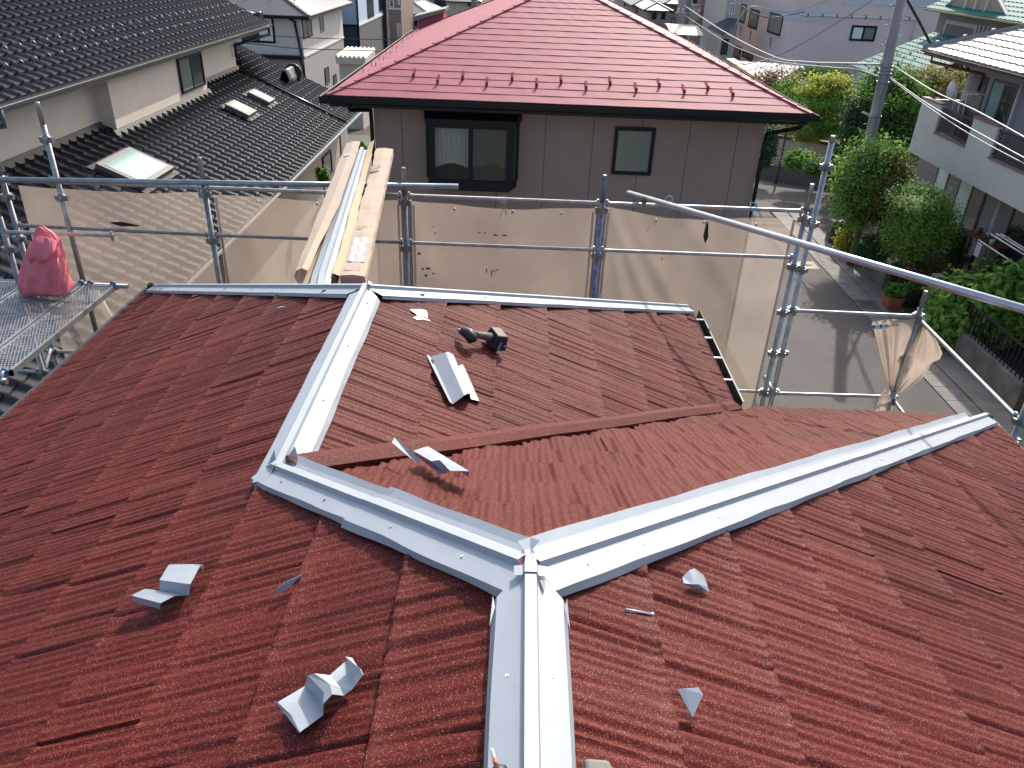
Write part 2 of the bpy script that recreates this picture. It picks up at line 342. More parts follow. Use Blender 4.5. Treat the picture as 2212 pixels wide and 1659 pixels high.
mb.add([(K.x, K.y, zW(K.x)), (XW - .03, K.y + XW - .03 - K.x, zW(XW - .03)), (XW - .03, L.y + XW - .03 - L.x, zW(XW - .03)), (L.x, L.y, zW(L.x))], [(0, 1, 2, 3)])
mb.build('underlay', black, house)
# walls under the eaves
ws = mat('own_wall', (.38, .33, .28), .8, noise=.1)
mb = MB(); mb.box(XL + .5, XR - .5, -3, YF - .5, GZ, -2.95); mb.box(XL + .5, XW - .45, YF - .5, YB - .5, GZ, -2.95); mb.build('wall', ws, house)
mb = MB(); ze = zL(XL)
mb.box(XL - .035, XL - .008, -.8, YB + .02, ze - .10, ze + .045); mb.box(XL - .012, XL + .1, -.8, YB, ze - .13, ze - .03); mb.build('eave_trim', mat('eave_metal', (.05, .055, .06), .5, .3), house)
mb = MB(); ze = zL(XR); mb.box(XR - .012, XR + .035, -.8, YF, ze - .12, ze + .02); mb.build('eave_trim', MATS['eave_metal'], house)
mb = MB(); ze = zL(J.x) - q * (YF - J.y); mb.box(XW + .25, XR + .03, YF - .01, YF + .03, ze - .12, ze + .01); mb.build('eave_trim', MATS['eave_metal'], house)
# gutter beside the wing slope
zg = zW(XW) - .02; y0, y1 = YF + .16, YB + .02
mb = MB(); prof = [(XW + .005, .02), (XW + .01, -.06), (XW + .05, -.075), (XW + .09, -.06), (XW + .102, .015), (XW + .112, .015)]
mb.grid([[(x, y, zg + z) for x, z in prof] for y in (y0 - .12, y0 + .4, y1 - .4, y1 + .05)], False); gt = mb.build('gutter', gutterm, house, solid=.004)
for i in range(4):
    mb = MB(); y = y0 + .2 + i * .36; mb.box(XW + .0, XW + .105, y, y + .022, zg + .008, zg + .014); mb.build('bracket', white, gt)
# ridge flashings
def sweep(A, B, s1, s2, name, so_=0, eo=0, w=.083, h0=-.012, hc=.0, nseg=26, wob=.004, lip=.019, startf=None, endf=None, flare=.3, seed=0, cw=.0125, foot=.0185, parent=None, lipext=0, up=0):
    A = Vector(A); B = Vector(B); d = (B - A); Ln = d.length; d.normalize(); e = d.cross(V(0, 0, 1)).normalized()
    s1 = Vector(s1).normalized(); s2 = Vector(s2).normalized()
    if e.dot(s2) < 0: e = -e
    rr = np.random.RandomState(seed); ph = rr.rand(6) * 6
    P = [(-1, w, -1), (-1, w, 0), (-1, w * .5, 0), (-1, foot, 0), (-1, cw, 1), (1, cw, 1), (1, foot, 0), (1, w * .5, 0), (1, w, 0), (1, w, -1)]
    rows = []
    for i in range(nseg + 1):
        row = []
        for j, (sd, ww, lev) in enumerate(P):
            a = so_ + (startf(sd, ww, lev) if startf else 0); b = eo + (endf(sd, ww, lev) if endf else 0)
            t = a + (Ln - a - b) * i / nseg
            s = s1 if sd < 0 else s2
            wb = wob * (math.sin(t * 7 + ph[j % 3]) + .6 * math.sin(t * 17 + ph[3 + j % 3])) if ww >= w * .99 else 0
            if lev == 1: p = A + d * t + e * (sd * ww) + V(0, 0, hc)
            elif sd > 0 and up and ww >= w * .45: p = A + d * t + s * ((w * .52 if ww < w * .99 else w * .72) if lev == 0 else w * 1.0 + wb) + V(0, 0, h0 + (.0 if ww < w * .99 else .012 if lev == 0 else .034 + wb * .6))
            elif lev == 0: p = A + d * t + s * (ww + (wb if ww >= w * .99 else 0)) + V(0, 0, h0 + (abs(wb) * .5 if ww >= w * .99 else 0) - (.014 if False else 0))
            else: p = A + d * t + s * (ww + wb + lip * flare + lipext) + V(0, 0, h0 - lip)
            row.append(p)
        rows.append(row)
    mb = MB(); mb.grid(rows, False); o = mb.build(name, flash, parent or house, solid=.0012); 
    return o, A, d, s1, s2
SL, SR, SF = V(-1, 0, -q), V(1, 0, -q), V(0, 1, -q)
def slope_side(d, S):   # unit vector in the plane that contains d and falls along S, perpendicular to d
    n = d.cross(S).normalized(); s = n.cross(d).normalized()
    return s if s.z < 0 else -s
def screws(o, A, d, s1, s2, ts, w=.05, h0=-.012):
    for t, sd in ts:
        p = A + d * t + (s1 if sd < 0 else s2) * w + V(0, 0, h0 + .0015)
        mb = MB(); mb.tube([p, p + V(0, 0, .0025)], [.0055, .0055], 10); mb.tube([p + V(0, 0, .0025), p + V(0, 0, .005)], [.0032, .0022], 8); mb.build('screw', steel, o)
dJK = (K - J).normalized(); N_ = V(3.317, 4.607, -2.705); dJN = (N_ - J).normalized(); dKL = V(0, 1, 0)
M_ = V(-3.193, 6.293, -2.705); O_ = V(1.55, 6.293, -2.705); dLM = (M_ - L).normalized(); dLO = (O_ - L).normalized()
# main ridge (camera side)
r = sweep(V(J.x, -.5, J.z), J, SL, SR, 'ridge_flashing', eo=-.01, endf=lambda s, w, l: (0 if l == 1 else .004 + w * 1.0), seed=1, wob=.0012, flare=.5, h0=-.008, hc=.003)
screws(*r, ts=[(1.55, -1), (1.55, 1), (1.0, 1), (.95, -1)])
# J-K hip: two lapped pieces
sPL, sPF = slope_side(dJK, SL), slope_side(dJK, SF)
mid = J.lerp(K, .53)
r = sweep(J, mid, sPL, sPF, 'hip_flashing', so_=.03, eo=-.03, startf=lambda s, w, l: (.0 if l == 1 else (-.03 if s < 0 else w * .35)), seed=2, wob=.003, up=1, w=.088, hc=.002, h0=-.010, nseg=14, flare=.35)
screws(*r, ts=[(.2, -1), (.52, -1)])
r = sweep(mid, K + dJK * .03, sPL, sPF, 'hip_flashing', eo=-.02, seed=3, wob=.003, w=.085, up=1, nseg=14, endf=lambda s, w, l: (.0 if s > 0 else -.02 if l == 0 else .02))
screws(*r, ts=[(.2, -1), (.5, -1)])
# J-N hip
sPR, sPF2 = slope_side(dJN, SR), slope_side(dJN, SF)
midn = J.lerp(N_, .45)
r = sweep(J, midn, sPR, sPF2, 'hip_flashing', so_=.02, eo=-.03, startf=lambda s, w, l: (.0 if l == 1 else (-.01 if s < 0 else w * .3)), seed=4, wob=.002, up=1, w=.086, hc=.002, h0=-.010)
screws(*r, ts=[(.17, -1), (.42, -1), (.85, -1), (1.3, -1), (1.75, -1)])
r = sweep(midn, N_, sPR, sPF2, 'hip_flashing', eo=.02, seed=5, wob=.002, up=1, w=.083, endf=lambda s, w, l: (.0 if s < 0 or l == 1 else .28))
screws(*r, ts=[(.25, -1), (.7, -1), (1.2, -1), (1.7, -1)])
mb = MB(); mb.tube([N_ + V(-.02, -.02, -.03), N_ + V(.03, .03, -.055), N_ + V(.06, .05, -.10)], [.03, .04, .03], 10); mb.build('hip_end_seal', black, house)
for s_, sd_ in ((-1, sPL), (1, sPR)):
    a = J + V(s_ * .014, .0, -.0145); b = J + sd_ * .088 + V(0, 0, -.014) + V(0, .0, 0); c = V(J.x + s_ * .083, J.y - .115, J.z - .050); mb = MB(); mb.poly([a, b, c, J + V(s_ * .016, -.06, -.0145)]); mb.build('corner_plate', flash, house, solid=.001)
# wing ridge K-L
r = sweep(K, L, SL, SR, 'ridge_flashing', so_=-.10, eo=-.02, startf=lambda s, w, l: (.10 if l == 1 else (.045 if s < 0 else .06)), seed=6, wob=.002, w=.086, flare=.8, endf=lambda s, w, l: (.0 if l == 1 else (w * .95 if s > 0 else .06)))
screws(*r, ts=[(.5, 1), (1.0, 1), (1.5, 1)])
sPL3, sB1 = slope_side(dLM, SL), slope_side(dLM, SF); sPW3, sB2 = slope_side(dLO, SR), slope_side(dLO, SF)
sweep(L, M_, sPL3, sB1, 'hip_flashing', so_=.0, eo=.03, startf=lambda s, w, l: (.02 if l == 1 else w * .8 if s < 0 else 0), seed=7, wob=.0015)
sweep(L, O_, sPW3, sB2, 'hip_flashing', so_=.0, eo=.02, startf=lambda s, w, l: (.0 if l == 1 else w * .8 if s < 0 else 0), seed=8, wob=.002)
mb = MB(); mb.tube([M_ + V(.02, -.02, -.02), M_ + V(-.03, .02, -.03), M_ + V(-.05, .03, -.07)], [.03, .038, .03], 10); mb.build('hip_end_seal', black, house)
# saddle patch over J
mb = MB(); c = J + V(0, -.028, .0045)
mb.grid([[c + V(x, y, z) for x, z in ((-.038, -.012), (-.018, -.008), (-.0135, .002), (.0135, .002), (.018, -.008), (.040, -.012))] for y in (-.014, .018)], False); mb.build('saddle_piece', flash, house, solid=.0012)
mb = MB(); mb.poly([J + V(.02, -.05, -.012), J + V(.034, -.05, -.015), J + V(.03, -.085, -.016)], .003); mb.build('joint_seal', black, house)
mb = MB(); mb.poly([L + V(.012, .035, .006), L + V(.035, .03, -.004), L + V(.04, -.01, -.008), L + V(.018, -.005, .002)], .004); mb.build('joint_seal', black, house)
# upturned ears at K and folded tips
def flap(pts, mt=flash, nm='corner_flap', par=None): mb = MB(); mb.poly(pts); return mb.build(nm, mt, par or house, solid=.0014)
flap([K + V(.018, .05, -.012), K + V(.07, .035, -.035), K + V(.04, .09, .022)]); flap([K + V(-.02, .04, -.015), K + V(-.05, .035, -.03), K + V(-.032, .075, .010)])

for s in (-1, 1): p = V(J.x + s * .078, J.y - .105, J.z - .043); flap([p + V(0, .0, 0), p + V(s * .006, .028, .006), p + V(s * .010, -.05, -.008)])
# valley strip in matching red chips
A = K + V(.035, .035, DZ - .012); B = V(XW - .0, K.y + XW - K.x, K.z - q * (XW - K.x) + DZ - .01); dv = (B - A).normalized(); sd = V(-1, 1, 0).normalized()
rows = []
for i in range(26):
    t = i / 25; p = A.lerp(B, t); wv = .003 * math.sin(t * 19)
    rows.append([p - sd * .062 + V(0, 0, .016), p - sd * .060 + V(0, 0, .042 + wv), p - sd * .012 + V(0, 0, .062 + wv), p + sd * .030 + V(0, 0, .060 + wv), p + sd * .036 + V(0, 0, .01)])
mb = MB(); mb.grid(rows, False); mb.build('valley_flashing', stone, house, solid=.002)
mb = MB(); rows = []
for i in range(26): p = A.lerp(B, i / 25); rows.append([p - sd * .11 + V(0, 0, -.022), p - sd * .03 + V(0, 0, .0)])
mb.grid(rows, False); mb.build('valley_gap_shade', black, house)  # black strip stands in for the dark gap beside the valley flashing
flap([B + V(-.02, -.04, .02), B + V(.09, -.03, .0), B + V(.0, .06, -.01)], stone, 'valley_tip')
# ================================================================ LOOSE THINGS ON THE ROOF
nL, nR, nF, nW = V(-q, 0, 1), V(q, 0, 1), V(0, q, 1), V(q, 0, 1)
def onroof(px, py, s):
    P, n = {'L': (J + V(0, 0, DZ + .016), nL), 'R': (J + V(0, 0, DZ + .016), nR), 'F': (J + V(0, 0, DZ + .016), nF), 'W': (L + V(0, 0, DZ + .016), nW)}[s]
    return onpl(px, py, P, n)
def roofpiece(name, label, s, rows, group='flashing offcuts lying on the roof', cat='metal offcut', solid=.0012, m=flash):
    """rows: lists of (px, py, height above the tiles) joined to a folded sheet"""
    n = {'L': nL, 'R': nR, 'F': nF, 'W': nW}[s].normalized(); R_ = []
    for r in rows:
        rr = []
        for px, py, h in r:
            g = onroof(px, py, s); v = Vector(ray(px, py)).normalized(); g = g - v * (h / max(.2, -v.dot(n))); rr.append(g)
        R_.append(rr)
    mb = MB(); mb.grid(R_, False); o = mb.build(name, m, solid=solid); return tag(o, label, cat, group)
# W-slope ridge-shaped offcut
roofpiece('metal_offcut', 'long W-folded white flashing offcut lying below the cordless driver', 'W', [
    [(921, 766, .012), (930, 770, .004), (962, 762, .06), (967, 760, .066), (979, 766, .06), (988, 792, .012), (998, 787, .02), (1003, 792, .002)],
    [(971, 868, .018), (978, 873, .004), (1003, 854, .055), (1008, 851, .06), (1015, 850, .055), (1017, 862, .012), (1034, 866, .02), (1036, 868, .004)]])
roofpiece('metal_offcut', 'upturned sliver of flashing leaning on the red valley strip', 'F', [[(852, 945, .12), (906, 990, .06)], [(847, 956, .10), (904, 1004, .035)]])
o = roofpiece('metal_offcut', 'flat white flashing plate with bent lip beside the red valley strip', 'F', [
    [(906, 990, .035), (893, 974, .06), (908, 969, .068), (924, 964, .072), (928, 968, .066)],
    [(930, 1008, .02), (932, 996, .062), (950, 994, .068), (968, 991, .072), (970, 996, .062)],
    [(948, 1025, .006), (962, 1023, .02), (972, 1017, .055), (1013, 1018, .065), (1013, 1032, .03)]])
roofpiece('metal_offcut', 'S-bent flashing offcut on the left slope, upper of the two folded ones', 'L', [
    [(283, 1288, .02), (291, 1302, .006), (291, 1302, .006)][:2] + [], [(347, 1304, .02), (350, 1315, .004)]] if False else [
    [(290, 1301, .022), (284, 1286, .052), (313, 1272, .046), (345, 1277, .030), (345, 1253, .055), (364, 1221, .052), (367, 1219, .052), (412, 1219, .036), (437, 1221, .030)],
    [(345, 1315, .004), (347, 1303, .030), (378, 1287, .022), (409, 1286, .006), (411, 1262, .036), (430, 1226, .030), (437, 1220, .028), (438, 1222, .026), (438, 1236, .012)]])
roofpiece('metal_offcut', 'large twisted flashing offcut on the left slope, nearest the camera', 'L', [
    [(592, 1516, .030), (600, 1517, .034), (659, 1482, .012), (665, 1458, .05), (680, 1455, .055), (712, 1459, .03), (745, 1430, .02), (760, 1421, .035), (746, 1419, .05)],
    [(610, 1534, .024), (630, 1545, .026), (690, 1518, .010), (700, 1495, .05), (712, 1478, .055), (735, 1485, .018), (760, 1462, .012), (772, 1440, .03), (769, 1438, .04)],
    [(646, 1583, .004), (648, 1582, .020), (698, 1545, .008), (699, 1520, .045), (718, 1500, .05), (742, 1503, .01), (760, 1490, .01), (784, 1458, .028), (780, 1446, .03)]])
roofpiece('metal_offcut', 'narrow curved sliver of flashing between the two folded offcuts', 'L', [
    [(591, 1288, .002), (626, 1267, .006), (654, 1245, .008)], [(599, 1271, .02), (621, 1255, .024), (651, 1241, .02)]])
roofpiece('metal_offcut', 'small triangular flashing offcut on the right slope, the upper with a ridge fold', 'R', [
    [(1474, 1247, .015), (1488, 1232, .03), (1500, 1228, .03), (1520, 1243, .02)], [(1477, 1260, .012), (1497, 1262, .02), (1508, 1262, .022), (1529, 1268, .01)], [(1479, 1263, .004), (1500, 1270, .005), (1512, 1273, .004), (1532, 1280, .002)]])
roofpiece('metal_offcut', 'small pointed kite-shaped flashing offcut on the right slope, nearest the camera', 'R', [
    [(1464, 1489, .034), (1478, 1487, .036), (1508, 1485, .034)], [(1493, 1548, .004), (1496, 1550, .004), (1519, 1500, .028)]])
roofpiece('metal_offcut', 'pale scrap like a paper dart beside the flashing, upper half of a pair', 'W', [
    [(885, 668, .004), (904, 683, .004)], [(911, 668, .012), (913, 683, .004)], [(921, 671, .008), (924, 687, .003)], [(923, 676, .006), (922, 686, .003)]], 'pale scraps above the cordless driver', 'metal offcut', m=mat('pale_scrap', (.80, .78, .66), .5))
roofpiece('metal_offcut', 'pale pointed scrap, lower half of a pair above the cordless driver', 'W', [
    [(892, 686, .003), (901, 691, .004)], [(904, 681, .008), (913, 690, .003)], [(930, 692, .002), (929, 693, .002)]], 'pale scraps above the cordless driver', m=MATS['pale_scrap'])
def roofbar(name, label, cat, s, a, b, r, m, h=.006):
    n = {'L': nL, 'R': nR, 'F': nF, 'W': nW}[s].normalized(); A = onroof(*a, s) + n * h; B = onroof(*b, s) + n * h
    mb = MB(); d = (B - A).normalized(); mb.tube([A, B - d * .006], r, 8); mb.tube([B - d * .006, B - d * .002, B], [r, r * 2.2, r * 2.2], 10); return tag(mb.build(name, m), label, cat)
roofbar('screw', 'single long galvanised screw lying on the right slope', 'screw', 'R', (1348, 1319), (1407, 1331), .0026, mat('bright_zinc', (.55, .6, .68), .35, .4))
roofpiece('swarf', 'thin white curl of metal on the left slope under the far hip', 'L', [[(598, 664, .004), (605, 662, .008), (615, 661, .004)], [(599, 666, .003), (606, 664, .006), (615, 662, .003)]], None, 'metal scrap')
# cordless driver on the wing slope (battery end to the right)
n = nW.normalized(); c0 = onroof(1003, 742, 'W') + n * .012; c1 = onroof(1064, 748, 'W') + n * .012; ax = (c1 - c0).normalized(); up = n; sdv = up.cross(ax)
hd = 1.0
drv = thing('cordless_driver', (c0 + c1) / 2 - n * .02, 'black cordless impact driver lying on the red tiles above the white offcuts', 'power tool')
tool = mat('black_rubber', (.02, .021, .024), .5, noise=.4, nscale=40); toolg = mat('dusty_tool', (.13, .125, .12), .65, noise=.4, nscale=30)
S_ = (c1 - c0).length
def P3(a, b, c): return c0 + ax * (a * S_) + sdv * (b * S_) + n * (c * S_)
mb = MB(); mb.tube([P3(-.04, .30, .12), P3(-.05, .16, .22), P3(-.03, -.02, .28), P3(0, -.20, .24), P3(.02, -.27, .20)], [.015, .14 * S_, .165 * S_, .16 * S_, .10 * S_], 16); mb.build('motor_housing', tool, drv)
mb = MB(); mb.tube([P3(.05, 0, .28), P3(.3, .01, .26), P3(.5, .0, .25), P3(.75, -.02, .24)], [.115 * S_, .095 * S_, .105 * S_, .13 * S_], 14); mb.build('grip', toolg, drv)
mb = MB(); a, b, c = .74, 1.18, .03
mb.hexa([P3(.72, -.34, c), P3(1.2, -.36, c), P3(1.2, .30, c), P3(.74, .28, c), P3(.78, -.26, .46), P3(1.14, -.26, .46), P3(1.14, .22, .46), P3(.78, .2, .46)]); bt = mb.build('battery', tool, drv, bevel=.008)
mb = MB(); mb.poly([P3(.84, -.36, .10), P3(.92, -.36, .10), P3(.93, -.345, .30), P3(.85, -.345, .30)][::-1], .003); mb.build('blue_label', mat('blue_label', (.08, .3, .62), .4), bt)
mb = MB(); mb.poly([P3(1.03, -.365, .2), P3(1.06, -.365, .2), P3(1.06, -.36, .24), P3(1.03, -.36, .24)][::-1], .003); mb.build('indicator', white, bt)
mb = MB(); mb.tube([P3(-.05, .28, .15), P3(-.1, .45, .1)], [.05 * S_, .02 * S_], 8); mb.build('chuck', steel, drv)
mb = MB(); mb.tube([P3(.8, -.42, .02), P3(1.1, -.42, .02)], .003, 6); mb.build('belt_hook', steel, drv)
roofpiece('swarf', 'white curled strip of metal touching the head of the cordless driver', 'W', [[(984, 717, .01), (994, 716, .025), (1002, 723, .02)], [(986, 719, .01), (995, 719, .02), (1002, 726, .02)]], None, 'metal scrap')
# tool edges at the bottom of the frame
c = onz(1283, 1650, -1.17); bat = thing('tool_battery', c, 'grey power-tool battery end with scribbled marks, cut by the bottom edge of the picture', 'power tool')
ay = V(-.02, -1, -.08).normalized()
mb = MB(); mb.hexa([c + V(*p) for p in ((-.018, -.10, -.045), (.05, -.11, -.045), (.034, .016, -.045), (-.018, .018, -.045), (-.010, -.10, .0), (.044, -.11, .0), (.027, .010, .0), (-.016, .012, .0))]); body = mb.build('battery', mat('dusty_grey_plastic', (.20, .19, .165), .7, noise=.15, nscale=60), bat, bevel=.007)
mb = MB(); mb.hexa([c + V(*p) for p in ((-.05, -.10, -.06), (-.018, -.10, -.06), (-.018, .004, -.06), (-.034, -.008, -.06), (-.042, -.10, -.012), (-.018, -.10, -.008), (-.018, -.004, -.008), (-.034, -.020, -.02))]); mb.build('housing', toolg, bat, bevel=.005)
mb = MB(); mb.hexa([c + V(*p) for p in ((-.056, -.10, -.05), (-.03, -.10, -.05), (-.03, -.02, -.05), (-.05, -.03, -.05), (-.052, -.10, -.01), (-.03, -.10, -.01), (-.032, -.026, -.006), (-.046, -.034, -.016))]); mb.build('trigger_guard', tool, bat, bevel=.004)
mb = MB()
for pts in ([(.004, -.045), (.010, -.022)], [(.010, -.06), (.017, -.055), (.016, -.045), (.010, -.048), (.010, -.06)], [(.018, -.04), (.022, -.03), (.019, -.024)], [(0, -.055), (.005, -.05)], [(.013, -.02), (.016, -.008)]): mb.tube([c + V(x, y, .0012) for x, y in pts], .0007, 5)
mb.build('scribble', white, body)
c = onz(1068, 1638, -1.19); dr = thing('drill_bit', c, 'silver drill bit with an orange shank beside the ridge flashing, at the bottom edge', 'drill bit')
A = onz(1062, 1617, -1.185); B = onz(1068, 1640, -1.19); C_ = onz(1073, 1656, -1.195); D = onz(1084, 1690, -1.2)
mb = MB(); mb.tube([A, A.lerp(B, .2), A.lerp(B, .4), A.lerp(B, .6), A.lerp(B, .8), B], [.0022, .0036, .0028, .0036, .0028, .0034], 8); mb.build('bit', MATS['pale_scrap'], dr)
mb = MB(); mb.tube([B, C_], .0042, 10); mb.build('shank', mat('orange_plastic', (.7, .16, .05), .4), dr)
mb = MB(); mb.tube([C_, C_.lerp(D, .2), D], [.008, .016, .017], 12); mb.build('chuck', tool, dr)
# ================================================================ SCAFFOLD
def textobj(name, body, size, m, parent, M, ext=.0005):
    cu = bpy.data.curves.new(name, 'FONT'); cu.body = body; cu.size = size; cu.extrude = ext; t = bpy.data.objects.new(name, cu); COL.objects.link(t)
    dg = bpy.context.evaluated_depsgraph_get(); me = bpy.data.meshes.new_from_object(t.evaluated_get(dg)); bpy.data.objects.remove(t); me.materials.clear(); me.materials.append(m)
    o = bpy.data.objects.new(name, me); COL.objects.link(o); o.matrix_world = M
    if parent: o.parent = parent; o.matrix_parent_inverse = wm(parent).inverted()
    return o
SY = 6.9
scaf = thing('scaffold', (0, SY, GZ), 'galvanised pipe scaffold standing behind and beside the red roof', 'scaffold')
def coupler(p, par, r=.0243):
    mb = MB()
    for i in range(8): pass
    mb.tube([p + V(0, 0, -.03), p + V(0, 0, .03)], r * 1.28, 12)
    for dx, dy in ((1, 0), (-1, 0), (0, 1), (0, -1)):
        a = p + V(dx * .04, dy * .04, 0); mb.box(a.x - .018, a.x + .018, a.y - .018, a.y + .018, a.z - .005, a.z + .018)
        mb.box(a.x - .016, a.x + .016, a.y - .016, a.y + .016, a.z - .03, a.z - .005)
    return mb.build('coupler', steel_d, par)
def post(x, y, ztop, zbot=GZ, m=steel, levels=(), spig=None, lean=0):
    mb = MB(); sp_ = spig if spig else ztop - .26
    mb.tube([(x, y, zbot), (x, y, sp_)], .0243, 14); mb.tube([(x, y, sp_ - .002), (x, y, ztop - .012), (x, y, ztop)], [.0205, .0205, .017], 14)
    o = mb.build('post', m, scaf)
    for z in levels: coupler(V(x, y, z), o)
    return o
def rail(a, b, r=.018, m=steel, par=None, name='guard_rail'):
    a = Vector(a); b = Vector(b); d = (b - a).normalized(); mb = MB()
    mb.tube([a, a + d * .03, a + d * .045, b - d * .045, b - d * .03, b], [r * 1.25, r * 1.25, r, r, r * 1.25, r * 1.25], 12); o = mb.build(name, m, par or scaf)
    if not par:
        for p in (a + d * .012, b - d * .012): mb = MB(); mb.box(p.x - .008, p.x + .008, p.y - .012, p.y + .012, p.z - .05, p.z + .035); mb.build('wedge', steel, o)
    return o
PX = [-4.68, -2.85, -1.03, .767, 2.62]
tops = [None, ony(437, 340, SY).z, ony(876, 362, SY).z, ony(1311, 378, SY).z, ony(1752, 397, SY).z]
paint = mat('paint_stained_steel', (.20, .23, .33), .5, .5, noise=.6, nscale=20)
lv = (-2.06, -2.50)
post(PX[0], SY, -1.7, levels=(-2.15, -2.55, -3.75), m=steel_d); post(PX[1], SY, tops[1], levels=lv, m=steel_d); post(PX[2], SY, tops[2], levels=lv, m=steel_d)
post(PX[3], SY, tops[3], levels=lv, m=paint); post(PX[4], SY, tops[4], levels=(-2.07, -2.53, -3.0, -3.45, -3.9, -4.35))
p5 = ony(1800, 293, 7.02); post(p5.x, 7.02, p5.z, levels=(-1.62, -2.15, -2.6, -3.02, -3.5, -3.95), spig=-1.42)
p0 = ony(80, 220, SY); post(p0.x, SY, p0.z, ony(204, 718, SY).z, levels=(-1.62, -2.14), spig=-1.5)
pb = ony(0, 440, 6.35); pbb = ony(37, 597, 6.35); post(pbb.x, 6.35, -1.9, levels=(-2.45,), m=steel_d)
pc = ony(90, 795, 6.25); post(pc.x, 6.25, -2.85, levels=(-3.62,), spig=-2.9)
zt = -2.0; zm = -2.445
for i in range(4):
    rail((PX[i] + .03, SY, zt), (PX[i + 1] - .03, SY, zt)); rail((PX[i] + .03, SY, zm + (.02 if i == 0 else 0)), (PX[i + 1] - .03, SY, zm), .0165, steel_d if i < 2 else steel)
a = ony(10, 501, 6.35); b = ony(95, 503, 6.35); rail(a, b + V(.6, 0, 0), .016)
rail((PX[0] + .03, SY, -3.75), (PX[1], SY, -3.75), .018); rail((pc.x - .9, 6.25, -3.62), (pc.x - .03, 6.25, -3.62)); rail((pc.x, 6.28, -3.62), (PX[0], SY - .03, -3.72))
rail((PX[4] + .02 - 1.8, SY, -3.9), (PX[4] - .03, SY, -3.9), .017)
pr = ony(1997, 628, SY); XRt = 3.93
post(XRt, SY, pr.z, levels=(-2.98, -3.42, -3.9), m=steel_d, spig=pr.z - .18)
rail(ony(1716, 671, 7.0), (XRt - .02, SY, -2.99)); rail(ony(1658, 849, 7.0), (XRt - .02, SY, -3.9))
npz = ony(2200, 906, 5.05); post(npz.x + .02, 5.05, -2.3, levels=(-3.02, -3.2), m=steel_d)
rail((XRt + .02, SY - .03, -3.02), (npz.x, 5.09, npz.z), .0185); rail((XRt + .02, SY - .03, -3.93), (npz.x, 5.09, -3.93), .0185)
for z in (-2.12, -3.86): mb = MB(); mb.tube([(PX[4] + .06, SY - .08, z), (PX[4] + .06, SY + .25, z)], .0243, 14); mb.build('ledger_end', steel, scaf)
# tubes laid across the scaffold
def rusty(p, par):
    m = mat('rusty_clamp', (.20, .09, .035), .8, noise=.5, nscale=40); mb = MB(); mb.tube([p + V(-.02, 0, 0), p + V(.02, 0, 0)], .033, 10); mb.tube([p + V(0, -.035, -.05), p + V(0, -.035, .04)], .007, 8); mb.box(p.x - .018, p.x + .018, p.y - .045, p.y - .02, p.z - .02, p.z + .02); return mb.build('clamp', m, par)
c1 = ony(1392, 427, 6.86); c2 = Vector(ray(2212, 668)) * (4.05 / F); d = (c2 - c1).normalized(); s0 = Vector(ray(1348, 413)); 
t = thing('steel_tube', c1, 'long pale steel tube clamped on the far rail and slanting across to the right edge', 'steel tube')
A = c1 - d * .26; B = c2 + d * 1.1; mb = MB(); mb.tube([A, B], .0243, 18); mb.build('tube', mat('new_galvanised', (.50, .54, .58), .33, .6, noise=.12, nscale=12), t); rusty(c1 + V(0, 0, -.02), t)
a = ony(-60, 387, 6.82); b = ony(990, 403, 6.82); t = thing('steel_tube', a, 'long horizontal steel tube above the left guard rail, passing under the cartons', 'steel tube')
mb = MB(); mb.tube([a, b], .0243, 14); mb.tube([b - (b - a).normalized() * .004, b], .020, 14); mb.build('tube', mat('bluish_steel', (.27, .33, .38), .4, .6, noise=.25, nscale=9), t)
mb = MB(); pz = ony(113, 390, 6.86); mb.tube([pz + V(-.025, 0, 0), pz + V(.025, 0, 0)], .034, 12); mb.tube([pz + V(0, -.03, -.05), pz + V(0, -.03, .05)], .008, 8); mb.build('clamp', mat('brass_clamp', (.35, .3, .2), .5, .7, noise=.3, nscale=30), t)
# ropes tying the nets
def rope(p, m, name, label, seed, n=14, s=.05, par=None):
    r = random.Random(seed); mb = MB()
    for k in range(4):
        pts = []; ph = r.random() * 6; ti = r.uniform(-.4, .4)
        for i in range(n): a = ph + i / (n - 1) * 6.4; pts.append(p + V(math.cos(a) * .032, math.sin(a) * .032 - .0, math.sin(a + ti) * s * .5 + r.uniform(-.006, .006)))
        mb.tube(pts, .0035, 5)
    for k in range(3): mb.tube([p + V(0, -.03, 0), p + V(r.uniform(-.03, .03), -.045, -.05), p + V(r.uniform(-.05, .05), -.04, -.10 - r.random() * .06)], .003, 5)
    return mb.build('rope', m, par)
rp = mat('grey_rope', (.33, .31, .29), .9); rb = mat('blue_twine', (.10, .36, .46), .7)
def cloth(name, label, cat, x0, x1, z0, z1, y, seed, folds=(), group=None, nx=46, nz=34, sag=.03, holes=()):
    mb = MB(); rows = []
    for j in range(nz + 1):
        v = j / nz; row = []
        for i in range(nx + 1):
            u = i / nx; x = x0 + (x1 - x0) * u; z = z0 + (z1 - z0) * v - sag * (math.sin(math.pi * u) * 1 + .25 * math.sin(3 * math.pi * u + seed)) * (1 - v) ** 6
            yy = y + .012 * math.sin(u * 9 + seed) * math.sin(v * 3 + seed * 2) + .006 * math.sin(u * 23 + v * 11 + seed)
            for (fu, fv, du, dv, wd, am) in folds:
                d_ = (u - fu - du * v); yy += am * math.exp(-(d_ / wd) ** 2) * max(0, 1 - abs(v - fv) / dv)
            row.append((x, yy, z))
        rows.append(row)
    b = len(mb.v); mb.grid(rows)
    if holes: mb.f = [f for k, f in enumerate(mb.f) if k not in holes]; mb.sm = mb.sm[:len(mb.f)]
    o = mb.build(name, net); tag(o, label, cat, group); return o
G = 'beige mesh sheets tied to the far scaffold rails'
